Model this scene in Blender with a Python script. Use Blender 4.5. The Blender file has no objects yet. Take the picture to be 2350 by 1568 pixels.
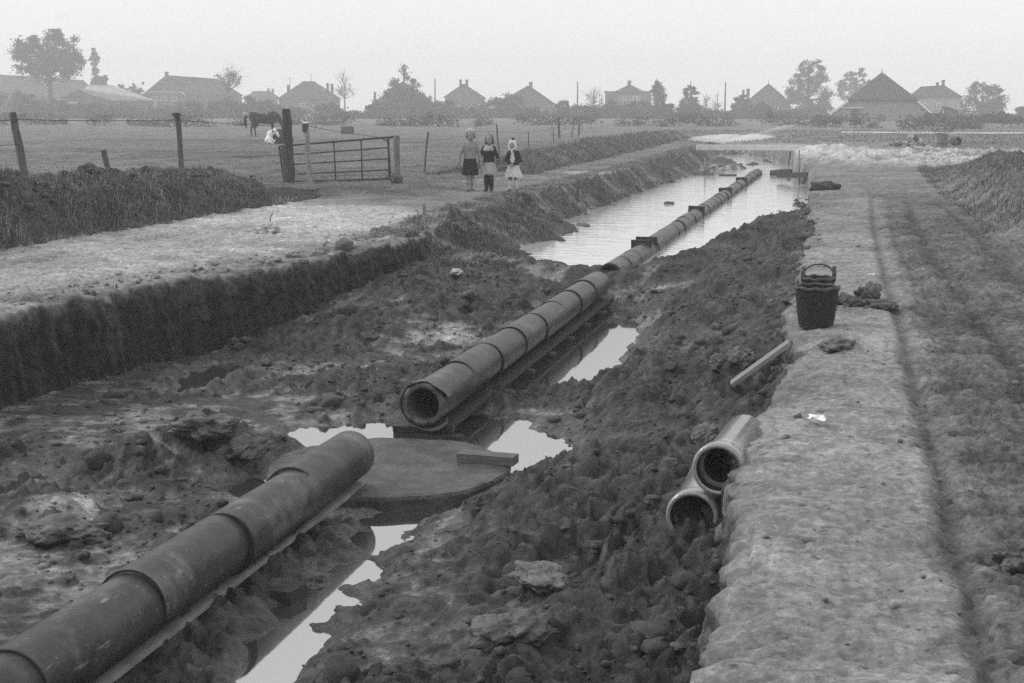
import bpy, bmesh, math, random
import numpy as np
from mathutils import Vector, Matrix, Euler

random.seed(7)
RNG = np.random.default_rng(7)
SC = bpy.context.scene
COL = SC.collection

# ---------------------------------------------------------------- camera, world, sun, exposure
CAM_H = 1.70                       # eye height above the meadow
F = 3264.0                         # 50 mm on 36 mm film, in units of a 2350 wide frame
PITCH = math.atan(534.0 / F)       # horizon lies well above the middle of the frame
YAW = math.radians(13.226)         # the trench (world +Y) runs away to the right
FWD = (-math.sin(YAW), math.cos(YAW)); RGT = (math.cos(YAW), math.sin(YAW))

cam_d = bpy.data.cameras.new('camera'); cam = bpy.data.objects.new('camera', cam_d); COL.objects.link(cam)
cam_d.sensor_width = 36.0; cam_d.lens = 36.0 * F / 2350.0; cam_d.clip_start = 0.05; cam_d.clip_end = 4000
cam.location = (0, 0, CAM_H); cam.rotation_euler = (math.pi / 2 - PITCH, 0, YAW)
SC.camera = cam

SUN_EL = math.radians(36); SUN_AZ = math.radians(72)     # azimuth to the left of the view
world = bpy.data.worlds.new('World'); SC.world = world; world.use_nodes = True
wn = world.node_tree.nodes; wl = world.node_tree.links; wn.clear()
w_sky = wn.new('ShaderNodeTexSky'); w_sky.sky_type = 'NISHITA'; w_sky.sun_disc = False
w_sky.sun_elevation = SUN_EL; w_sky.air_density = 2.0; w_sky.dust_density = 6.0; w_sky.ozone_density = 1.0
_sa = YAW + SUN_AZ                                     # ccw angle from +Y
sun_dir = Vector((-math.sin(_sa) * math.cos(SUN_EL), math.cos(_sa) * math.cos(SUN_EL), math.sin(SUN_EL)))
w_sky.sun_rotation = -_sa
w_bw = wn.new('ShaderNodeRGBToBW'); w_mix = wn.new('ShaderNodeMix'); w_mix.data_type = 'FLOAT'
w_mix.inputs[0].default_value = 0.93; w_mix.inputs[3].default_value = 10.3
w_bg = wn.new('ShaderNodeBackground'); w_bg.inputs['Strength'].default_value = 0.1
w_out = wn.new('ShaderNodeOutputWorld')
wl.new(w_sky.outputs[0], w_bw.inputs[0]); wl.new(w_bw.outputs[0], w_mix.inputs[2])
wl.new(w_mix.outputs[0], w_bg.inputs['Color']); wl.new(w_bg.outputs[0], w_out.inputs[0])

sun_d = bpy.data.lights.new('sun', 'SUN'); sun = bpy.data.objects.new('sun', sun_d); COL.objects.link(sun)
sun_d.energy = 1.5; sun_d.angle = math.radians(10); sun_d.color = (1, 1, 1)
sun.rotation_euler = (-sun_dir).to_track_quat('-Z', 'Y').to_euler(); sun.location = (0, 0, 60)

SC.view_settings.view_transform = 'Standard'; SC.view_settings.look = 'None'
SC.view_settings.exposure = 0.0; SC.view_settings.gamma = 1.0
SC.render.engine = 'CYCLES'
SC.cycles.max_bounces = 6; SC.cycles.diffuse_bounces = 3; SC.cycles.glossy_bounces = 3
SC.cycles.volume_bounces = 2; SC.cycles.transparent_max_bounces = 4
SC.cycles.use_denoising = False
SC.cycles.caustics_reflective = False; SC.cycles.caustics_refractive = False

# ---------------------------------------------------------------- picture -> place helpers
CT, ST = math.cos(PITCH), math.sin(PITCH)
def ray(px, py):
    r, up = px - 1175.0, 784.0 - py
    a = F * CT + up * ST; z = -F * ST + up * CT
    return Vector((FWD[0] * a + RGT[0] * r, FWD[1] * a + RGT[1] * r, z))
def at(px, py, z):                      # the point of height z seen there
    d = ray(px, py); t = (z - CAM_H) / d.z
    return Vector((d.x * t, d.y * t, z))
def atd(px, py, D):                     # the point at horizontal distance D along the view
    d = ray(px, py); a = d.x * FWD[0] + d.y * FWD[1]; t = D / a
    return Vector((d.x * t, d.y * t, CAM_H + d.z * t))
def dist(p): return p.x * FWD[0] + p.y * FWD[1]

# ---------------------------------------------------------------- noise
def _hash(ix, iy, seed):
    h = (ix.astype(np.int64) * 374761393 + iy.astype(np.int64) * 668265263 + seed * 1274126177) & 0xffffffff
    h = ((h ^ (h >> 13)) * 1274126177) & 0xffffffff
    h = (h ^ (h >> 16)) & 0xffffffff
    return h.astype(np.float64) / 4294967296.0 * 2 * math.pi
def pn(x, y, seed=0):
    x = np.asarray(x, float); y = np.asarray(y, float)
    x0 = np.floor(x); y0 = np.floor(y); fx = x - x0; fy = y - y0
    u = fx * fx * fx * (fx * (fx * 6 - 15) + 10); v = fy * fy * fy * (fy * (fy * 6 - 15) + 10)
    def g(ix, iy, dx, dy):
        a = _hash(ix, iy, seed); return np.cos(a) * dx + np.sin(a) * dy
    n00 = g(x0, y0, fx, fy); n10 = g(x0 + 1, y0, fx - 1, fy)
    n01 = g(x0, y0 + 1, fx, fy - 1); n11 = g(x0 + 1, y0 + 1, fx - 1, fy - 1)
    a = n00 + u * (n10 - n00); b = n01 + u * (n11 - n01)
    return (a + v * (b - a)) * 1.5
def sstep(a, b, x):
    t = np.clip((x - a) / (b - a), 0, 1); return t * t * (3 - 2 * t)

# ---------------------------------------------------------------- materials
MATS = {}
def nodes_of(m):
    m.use_nodes = True; nt = m.node_tree; nt.nodes.clear(); return nt
def gmat(name, v, var=0.25, scale=6.0, rough=0.85, bump=0.3, bscale=30.0, spec=0.3, stretch=(1, 1, 1), dist_=0.02, detail=6):
    if name in MATS: return MATS[name]
    m = bpy.data.materials.new(name); nt = nodes_of(m); N = nt.nodes; L = nt.links
    tc = N.new('ShaderNodeTexCoord'); mp = N.new('ShaderNodeMapping'); mp.inputs['Scale'].default_value = stretch
    L.new(tc.outputs['Object'], mp.inputs[0])
    n1 = N.new('ShaderNodeTexNoise'); n1.inputs['Scale'].default_value = scale; n1.inputs['Detail'].default_value = detail; n1.inputs['Roughness'].default_value = 0.65
    L.new(mp.outputs[0], n1.inputs['Vector'])
    mr = N.new('ShaderNodeMapRange'); mr.inputs[1].default_value = 0.3; mr.inputs[2].default_value = 0.7
    mr.inputs[3].default_value = v * (1 - var); mr.inputs[4].default_value = v * (1 + var)
    L.new(n1.outputs[0], mr.inputs[0])
    p = N.new('ShaderNodeBsdfPrincipled'); p.inputs['Roughness'].default_value = rough; p.inputs['Specular IOR Level'].default_value = spec
    L.new(mr.outputs[0], p.inputs['Base Color'])
    if bump > 0:
        n2 = N.new('ShaderNodeTexNoise'); n2.inputs['Scale'].default_value = bscale; n2.inputs['Detail'].default_value = 5
        L.new(mp.outputs[0], n2.inputs['Vector'])
        b = N.new('ShaderNodeBump'); b.inputs['Strength'].default_value = bump; b.inputs['Distance'].default_value = dist_
        L.new(n2.outputs[0], b.inputs['Height']); L.new(b.outputs[0], p.inputs['Normal'])
    o = N.new('ShaderNodeOutputMaterial'); L.new(p.outputs[0], o.inputs[0])
    MATS[name] = m; return m

def soil_mat():
    m = bpy.data.materials.new('soil'); nt = nodes_of(m); N = nt.nodes; L = nt.links
    tc = N.new('ShaderNodeTexCoord')
    at_c = N.new('ShaderNodeAttribute'); at_c.attribute_name = 'tone'
    at_w = N.new('ShaderNodeAttribute'); at_w.attribute_name = 'wet'
    acc = None
    for sc_, lo, hi in ((0.9, 0.8, 1.2), (6.0, 0.65, 1.4), (24.0, 0.62, 1.4), (80.0, 0.7, 1.32)):
        n = N.new('ShaderNodeTexNoise'); n.inputs['Scale'].default_value = sc_; n.inputs['Detail'].default_value = 4; n.inputs['Roughness'].default_value = 0.6
        L.new(tc.outputs['Object'], n.inputs['Vector'])
        r = N.new('ShaderNodeMapRange'); r.inputs[1].default_value = 0.32; r.inputs[2].default_value = 0.68; r.inputs[3].default_value = lo; r.inputs[4].default_value = hi
        L.new(n.outputs[0], r.inputs[0])
        if acc is None: acc = r
        else:
            mm = N.new('ShaderNodeMath'); mm.operation = 'MULTIPLY'; L.new(acc.outputs[0], mm.inputs[0]); L.new(r.outputs[0], mm.inputs[1]); acc = mm
    fk = N.new('ShaderNodeTexNoise'); fk.inputs['Scale'].default_value = 10; fk.inputs['Detail'].default_value = 6; fk.inputs['Roughness'].default_value = .72
    fm = N.new('ShaderNodeMapping'); fm.inputs['Scale'].default_value = (1.0, 1.3, 1.0); L.new(tc.outputs['Object'], fm.inputs[0]); L.new(fm.outputs[0], fk.inputs['Vector'])
    fr = N.new('ShaderNodeMapRange'); fr.inputs[1].default_value = .59; fr.inputs[2].default_value = .63; fr.inputs[3].default_value = 1.0; fr.inputs[4].default_value = .34; L.new(fk.outputs[0], fr.inputs[0])
    ff = N.new('ShaderNodeMath'); ff.operation = 'MULTIPLY'; L.new(acc.outputs[0], ff.inputs[0]); L.new(fr.outputs[0], ff.inputs[1]); acc = ff
    at_m = N.new('ShaderNodeAttribute'); at_m.attribute_name = 'mottle'
    mx = N.new('ShaderNodeMix'); mx.data_type = 'FLOAT'; mx.inputs[2].default_value = 1.0; L.new(at_m.outputs['Fac'], mx.inputs[0]); L.new(acc.outputs[0], mx.inputs[3])
    mm = N.new('ShaderNodeMath'); mm.operation = 'MULTIPLY'; L.new(mx.outputs[0], mm.inputs[0]); L.new(at_c.outputs['Fac'], mm.inputs[1])
    p = N.new('ShaderNodeBsdfPrincipled'); L.new(mm.outputs[0], p.inputs['Base Color'])
    rr = N.new('ShaderNodeMapRange'); rr.inputs[3].default_value = 0.95; rr.inputs[4].default_value = 0.24
    L.new(at_w.outputs['Fac'], rr.inputs[0]); L.new(rr.outputs[0], p.inputs['Roughness'])
    sp = N.new('ShaderNodeMapRange'); sp.inputs[3].default_value = 0.1; sp.inputs[4].default_value = 0.85
    L.new(at_w.outputs['Fac'], sp.inputs[0]); L.new(sp.outputs[0], p.inputs['Specular IOR Level'])
    n2 = N.new('ShaderNodeTexNoise'); n2.inputs['Scale'].default_value = 30; n2.inputs['Detail'].default_value = 8; n2.inputs['Roughness'].default_value = 0.75
    L.new(tc.outputs['Object'], n2.inputs['Vector'])
    b = N.new('ShaderNodeBump'); b.inputs['Distance'].default_value = 0.05
    bs = N.new('ShaderNodeMapRange'); bs.inputs[1].default_value = .2; bs.inputs[3].default_value = .12; bs.inputs[4].default_value = .9; L.new(at_m.outputs['Fac'], bs.inputs[0]); L.new(bs.outputs[0], b.inputs['Strength'])
    L.new(n2.outputs[0], b.inputs['Height']); L.new(b.outputs[0], p.inputs['Normal'])
    o = N.new('ShaderNodeOutputMaterial'); L.new(p.outputs[0], o.inputs[0])
    return m
SOIL = soil_mat()

def water_mat(name, body, bump, scale, stretch, ior=4.2):
    m = bpy.data.materials.new(name); nt = nodes_of(m); N = nt.nodes; L = nt.links
    tc = N.new('ShaderNodeTexCoord'); mp = N.new('ShaderNodeMapping'); mp.inputs['Scale'].default_value = stretch
    mp.inputs['Rotation'].default_value = (0, 0, -YAW)
    L.new(tc.outputs['Object'], mp.inputs[0])
    n = N.new('ShaderNodeTexNoise'); n.inputs['Scale'].default_value = scale; n.inputs['Detail'].default_value = 3
    L.new(mp.outputs[0], n.inputs['Vector'])
    b = N.new('ShaderNodeBump'); b.inputs['Strength'].default_value = bump; b.inputs['Distance'].default_value = 0.02
    L.new(n.outputs[0], b.inputs['Height'])
    p = N.new('ShaderNodeBsdfPrincipled'); p.inputs['Base Color'].default_value = (body, body, body, 1)
    p.inputs['Roughness'].default_value = 0.04; p.inputs['IOR'].default_value = ior; p.inputs['Specular IOR Level'].default_value = 0.5
    L.new(b.outputs[0], p.inputs['Normal'])
    o = N.new('ShaderNodeOutputMaterial'); L.new(p.outputs[0], o.inputs[0]); return m

# ---------------------------------------------------------------- mesh helpers
class MB:
    def __init__(s): s.v = []; s.f = []
    def add(s, vs, fs):
        o = len(s.v); s.v.extend(tuple(p) for p in vs); s.f.extend(tuple(i + o for i in f) for f in fs); return s
    def box(s, x0, x1, y0, y1, z0, z1, M=None):
        vs = [Vector((x, y, z)) for z in (z0, z1) for y in (y0, y1) for x in (x0, x1)]
        if M is not None: vs = [M @ p for p in vs]
        return s.add(vs, [(0, 2, 3, 1), (4, 5, 7, 6), (0, 1, 5, 4), (2, 6, 7, 3), (0, 4, 6, 2), (1, 3, 7, 5)])
    def bar(s, a, b, w, h, up=(0, 0, 1)):
        a = Vector(a); b = Vector(b); d = (b - a); ln = d.length; d.normalize(); up = Vector(up)
        if abs(d.dot(up)) > 0.95: up = Vector((0, 1, 0))
        x = d.cross(up).normalized(); z = x.cross(d).normalized()
        M = Matrix((x, d, z)).transposed().to_4x4(); M.translation = a
        return s.box(-w / 2, w / 2, 0, ln, -h / 2, h / 2, M)
    def tube(s, pts, rad, seg=8, sq=None, cap=True, jit=0.0):
        pts = [Vector(p) for p in pts]; n = len(pts); vs = []; fs = []
        t0 = (pts[1] - pts[0]).normalized(); ref = Vector((0, 0, 1)) if abs(t0.z) < 0.9 else Vector((0, 1, 0))
        x = t0.cross(ref).normalized()
        for i, p in enumerate(pts):
            t = ((pts[min(i + 1, n - 1)] - pts[max(i - 1, 0)])).normalized()
            x = (x - t * x.dot(t)).normalized(); y = t.cross(x)
            r = rad[i] if hasattr(rad, '__len__') else rad
            rx, ry = (r if hasattr(r, '__len__') else (r, r))
            for k in range(seg):
                a = 2 * math.pi * k / seg; j = 1 + (random.uniform(-jit, jit) if jit else 0)
                vs.append(p + x * math.cos(a) * rx * j + y * math.sin(a) * ry * j)
        for i in range(n - 1):
            for k in range(seg):
                k2 = (k + 1) % seg
                fs.append((i * seg + k, i * seg + k2, (i + 1) * seg + k2, (i + 1) * seg + k))
        if cap:
            fs.append(tuple(reversed(range(seg)))); fs.append(tuple((n - 1) * seg + k for k in range(seg)))
        return s.add(vs, fs)
    def ell(s, c, r, seg=12, ring=8, M=None):
        c = Vector(c); vs = [Vector((0, 0, -r[2]))]; fs = []
        for i in range(1, ring):
            th = math.pi * i / ring
            for k in range(seg):
                a = 2 * math.pi * k / seg
                vs.append(Vector((r[0] * math.sin(th) * math.cos(a), r[1] * math.sin(th) * math.sin(a), -r[2] * math.cos(th))))
        vs.append(Vector((0, 0, r[2])))
        for k in range(seg):
            fs.append((0, 1 + (k + 1) % seg, 1 + k)); b = 1 + (ring - 2) * seg
            fs.append((len(vs) - 1, b + k, b + (k + 1) % seg))
        for i in range(ring - 2):
            for k in range(seg):
                a0 = 1 + i * seg + k; a1 = 1 + i * seg + (k + 1) % seg
                fs.append((a0, a1, a1 + seg, a0 + seg))
        if M is not None: vs = [M @ p for p in vs]
        return s.add([p + c for p in vs], fs)
    def lathe(s, prof, seg=32, axis='z', closed=False):
        vs = []; fs = []; n = len(prof)
        for (r, z) in prof:
            for k in range(seg):
                a = 2 * math.pi * k / seg
                if axis == 'z': vs.append((r * math.cos(a), r * math.sin(a), z))
                else: vs.append((r * math.cos(a), z, r * math.sin(a)))
        m = n if closed else n - 1
        for i in range(m):
            for k in range(seg):
                k2 = (k + 1) % seg; i2 = (i + 1) % n
                q = (i * seg + k, i * seg + k2, i2 * seg + k2, i2 * seg + k)
                fs.append(q if axis == 'z' else tuple(reversed(q)))
        return s.add(vs, fs)
    def mesh(s, name, mat, smooth=False):
        me = bpy.data.meshes.new(name); me.from_pydata([tuple(p) for p in s.v], [], s.f)
        if mat: me.materials.append(mat)
        if smooth: me.polygons.foreach_set('use_smooth', [True] * len(me.polygons))
        me.update(); return me
    def build(s, name, mat, parent=None, loc=None, rot=None, smooth=False, bevel=0):
        me = s.mesh(name, mat, smooth)
        if bevel:
            bm = bmesh.new(); bm.from_mesh(me)
            bmesh.ops.bevel(bm, geom=list(bm.edges), offset=bevel, segments=1, affect='EDGES', profile=0.5)
            bm.to_mesh(me); bm.free()
        o = bpy.data.objects.new(name, me); COL.objects.link(o)
        if parent: o.parent = parent
        if loc is not None: o.location = loc
        if rot is not None: o.rotation_euler = rot
        return o
def tag(o, label=None, cat=None, group=None, kind=None):
    if label: o['label'] = label
    if cat: o['category'] = cat
    if group: o['group'] = group
    if kind: o['kind'] = kind
    return o
def empty(name, loc, rz=0.0, label=None, cat=None, group=None):
    o = bpy.data.objects.new(name, None); COL.objects.link(o); o.location = loc; o.rotation_euler = (0, 0, rz)
    o.empty_display_size = 0.2
    return tag(o, label, cat, group)
def big_mesh(name, V, Fq, mat, attrs=None, smooth=True, parent=None):
    me = bpy.data.meshes.new(name); V = np.asarray(V, np.float32); Fq = np.asarray(Fq, np.int32)
    nf, k = Fq.shape
    me.vertices.add(len(V)); me.vertices.foreach_set('co', V.ravel())
    me.loops.add(nf * k); me.loops.foreach_set('vertex_index', Fq.ravel())
    me.polygons.add(nf); me.polygons.foreach_set('loop_start', np.arange(0, nf * k, k, dtype=np.int32))
    if attrs and 'tone' in attrs and 'mottle' not in attrs: attrs['mottle'] = np.full(len(V), .8)
    if attrs:
        for an, av in attrs.items():
            a = me.attributes.new(an, 'FLOAT', 'POINT'); a.data.foreach_set('value', np.asarray(av, np.float32))
    me.update(calc_edges=True); me.validate()
    if smooth: me.polygons.foreach_set('use_smooth', np.ones(len(me.polygons), bool))
    me.materials.append(mat)
    o = bpy.data.objects.new(name, me); COL.objects.link(o)
    if parent: o.parent = parent
    return o
def remeshed(mb, name, mat, voxel, parent=None, loc=None, smooth_it=4):
    """one continuous skin over overlapping tapered volumes"""
    me = mb.mesh(name + '_raw', mat); o = bpy.data.objects.new(name + '_raw', me); COL.objects.link(o)
    r = o.modifiers.new('r', 'REMESH'); r.mode = 'VOXEL'; r.voxel_size = voxel
    s = o.modifiers.new('s', 'SMOOTH'); s.factor = 0.5; s.iterations = smooth_it
    dg = bpy.context.evaluated_depsgraph_get(); ev = o.evaluated_get(dg)
    me2 = bpy.data.meshes.new_from_object(ev); me2.name = name
    me2.polygons.foreach_set('use_smooth', [True] * len(me2.polygons))
    if not me2.materials and mat: me2.materials.append(mat)
    bpy.data.objects.remove(o); bpy.data.meshes.remove(me)
    ob = bpy.data.objects.new(name, me2); COL.objects.link(ob)
    if parent: ob.parent = parent
    if loc is not None: ob.location = loc
    return ob

# ================================================================ the ground
# World +Y runs along the trench, +X to its right. Long feature lines are given as values along Y.
def lin(*p):
    a = np.array(p, float); return a[:, 0], a[:, 1]
L_RF = lin((0,-10.1),(15,-10.1),(25,-10.0),(30,-9.6),(37,-8.2),(51,-8.4),(67,-8.8),(80,-9.3),(120,-10))
Z_RT = lin((0,.86),(17,.86),(18.5,.76),(20,.72),(22,.64),(23.4,.62),(24.2,.54),(24.7,.42),(25.1,.03),(35.5,.03),(39,.32),(50,.52),(80,.45),(105,.0))
L_LE = lin((0,-7.25),(8,-7.05),(10.5,-6.9),(13,-6.5),(14.5,-6.05),(17.3,-5.6),(20,-5.75),(23,-6.1),(27,-6.2),(40,-6.1),(62,-6.5),(72,-7.0),(90,-7.5))
Z_LB = lin((0,-.9),(10.5,-.88),(13,-.83),(14.5,-.62),(16,-.46),(17.3,-.34),(19,-.36),(20.5,-.45),(22,-.60),(24,-.64),(70,-.64),(74,-.1))
L_LB = lin((18.5,-5.5),(20,-5.4),(22,-5.25),(24.3,-4.95),(26,-5.25),(28.7,-5.55),(41,-5.45),(50,-5.0),(54,-5.5),(62,-5.9),(72,-6.4),(90,-7))
Z_PL = lin((0,-.75),(13,-.72),(16,-.64),(18.3,-.58),(20.6,-.8),(22,-1.0),(69,-1.0),(73,-.2),(76,0))
Z_PR = lin((0,-.80),(15,-.79),(17.2,-.70),(18.5,-.6),(20.4,-.8),(22,-1.0),(69,-1.0),(73,-.2),(76,0))
L_RS = lin((0,-2.15),(5.5,-2.23),(7.6,-2.45),(9.3,-2.0),(12.5,-2.05),(16,-2.2),(17.8,-2.45),(20,-2.45),(23,-2.0),(27,-1.55),(30,-1.25),(34,-1.1),(41,-1.2),(44,-1.5),(47.7,-2.25),(58,-2.6),(68,-4.5),(72,-5.6),(90,-6))
Z_RS = lin((0,-.72),(12.5,-.73),(16,-.68),(17.8,-.58),(20,-.52),(23,-.60),(30,-.60),(35,-.66),(72,-.66),(76,0))
Z_RB = lin((0,-.50),(5.5,-.46),(7,-.43),(9,-.33),(12,-.28),(14,-.2),(17,-.14),(22,-.12),(27,-.18),(30,-.4),(32,-.66),(70,-.66),(74,0))
L_RE = lin((0,-.3),(4,-.37),(5.8,-.46),(7,-.46),(10,-.36),(14,-.45),(20,-.5),(30,-.7),(40,-.98),(44,-1.2),(48,-1.75),(58,-2.1),(68,-3.7),(72,-5),(90,-5.5))
Z_RRT = lin((0,0),(17.5,0),(19,.25),(20.5,.75),(23,.95),(30,.85),(36,.55),(39,.3),(43,.0))
L_RRF = lin((0,2.4),(18,2.2),(20.7,2.0),(30,1.9),(40,1.95),(60,2.2))
UP_WALL = 18.3                                          # the spade-cut left wall runs this far
def I(l, u): return np.interp(u, l[0], l[1])

PUDDLES = []
def _poly(pts, z): return np.array([at(x, y, z)[:2] for x, y in pts])
WATER_Z = -0.80; POND_Z = -0.55
PUDDLES.append(_poly([(520,1760),(540,1568),(562,1490),(690,1365),(790,1300),(835,1262),(850,1200),(930,1168),(1040,1150),(1000,1185),(905,1228),(862,1290),(800,1362),(715,1490),(670,1568),(640,1760)], WATER_Z))
PUDDLES.append(_poly([(630,1020),(700,985),(820,975),(900,962),(1010,950),(1165,962),(1185,990),(1300,1002),(1290,1040),(1232,1085),(1180,1100),(1100,1075),(900,1045),(720,1040)], WATER_Z))
PUDDLES.append(_poly([(1120,890),(1200,835),(1300,765),(1385,712),(1405,726),(1422,768),(1388,800),(1375,840),(1385,880),(1200,886)], WATER_Z))
PUDDLES.append(_poly([(385,908),(430,868),(500,838),(562,832),(548,868),(480,886)], WATER_Z))
PUDDLES.append(_poly([(525,1112),(600,1080),(660,1062),(620,1108),(545,1135)], WATER_Z))
PUDDLES.append(_poly([(0,1110),(60,1085),(110,1085),(60,1125),(0,1145),(-60,1140)], WATER_Z))
def sdist(poly, X, Y):
    d = np.full(X.shape, 1e9); inside = np.zeros(X.shape, bool); n = len(poly)
    for i in range(n):
        ax, ay = poly[i]; bx, by = poly[(i + 1) % n]
        ex, ey = bx - ax, by - ay; wx, wy = X - ax, Y - ay
        t = np.clip((wx * ex + wy * ey) / (ex * ex + ey * ey + 1e-9), 0, 1)
        d = np.minimum(d, (wx - ex * t) ** 2 + (wy - ey * t) ** 2)
        c = ((ay <= Y) & (by > Y)) | ((by <= Y) & (ay > Y))
        with np.errstate(divide='ignore', invalid='ignore'):
            xi = ax + (Y - ay) / (by - ay + 1e-12) * ex
        inside ^= c & (X < xi)
    d = np.sqrt(d); return np.where(inside, -d, d)
DAM = np.array([(-5.9,19.6),(-5.0,19.25),(-4.0,18.95),(-3.07,18.85),(-2.5,18.95),(-2.0,20.2),(-1.5,23.5),(-1.0,28.5)])
DAM_Z = np.array([-.22,-.32,-.38,-.45,-.38,-.34,-.32,-.30])
def pline(poly, X, Y, val=None):
    best = np.full(X.shape, 1e9); bv = np.zeros(X.shape)
    for i in range(len(poly) - 1):
        ax, ay = poly[i]; bx, by = poly[i + 1]; ex, ey = bx - ax, by - ay; wx, wy = X - ax, Y - ay
        t = np.clip((wx * ex + wy * ey) / (ex * ex + ey * ey), 0, 1)
        d = (wx - ex * t) ** 2 + (wy - ey * t) ** 2; m = d < best
        best = np.where(m, d, best)
        if val is not None: bv = np.where(m, val[i] + (val[i + 1] - val[i]) * t, bv)
    return np.sqrt(best), bv
LID = at(892, 1066, -.70)
# heaps: (x, y, radius along x, along y, height)
HEAPS = []
def heap(px, py, z, rx, ry, h): p = at(px, py, z); HEAPS.append((p.x, p.y, rx, ry, h))
heap(470, 1030, -.72, .45, .5, .20); heap(110, 1180, -.74, .35, .4, .16); heap(330, 1060, -.74, .4, .3, .14)
heap(960, 690, -.5, .8, .9, .16); heap(800, 780, -.7, .7, .8, .10); heap(640, 860, -.74, .6, .6, .08)
heap(1180, 1420, -.5, .25, .25, .12); heap(1260, 1150, -.6, .5, .3, .10); heap(1500, 850, -.5, .5, .8, .14)
heap(1600, 720, -.4, .5, .8, .12); heap(1300, 1290, -.55, .35, .25, -.12); heap(1500, 1330, -.5, .3, .3, -.07)
heap(1730, 590, -.25, .35, .7, -.18); heap(1270, 535, -.55, .45, 1.2, .22); heap(1090, 560, -.35, .9, .9, .12)
heap(1640, 400, -.55, .5, 1.2, .50); heap(1685, 388, -.55, .7, 2.0, .50); heap(1735, 376, -.55, .4, 3.0, .46); heap(1660, 378, -.55, .8, 2.0, .46)

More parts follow.
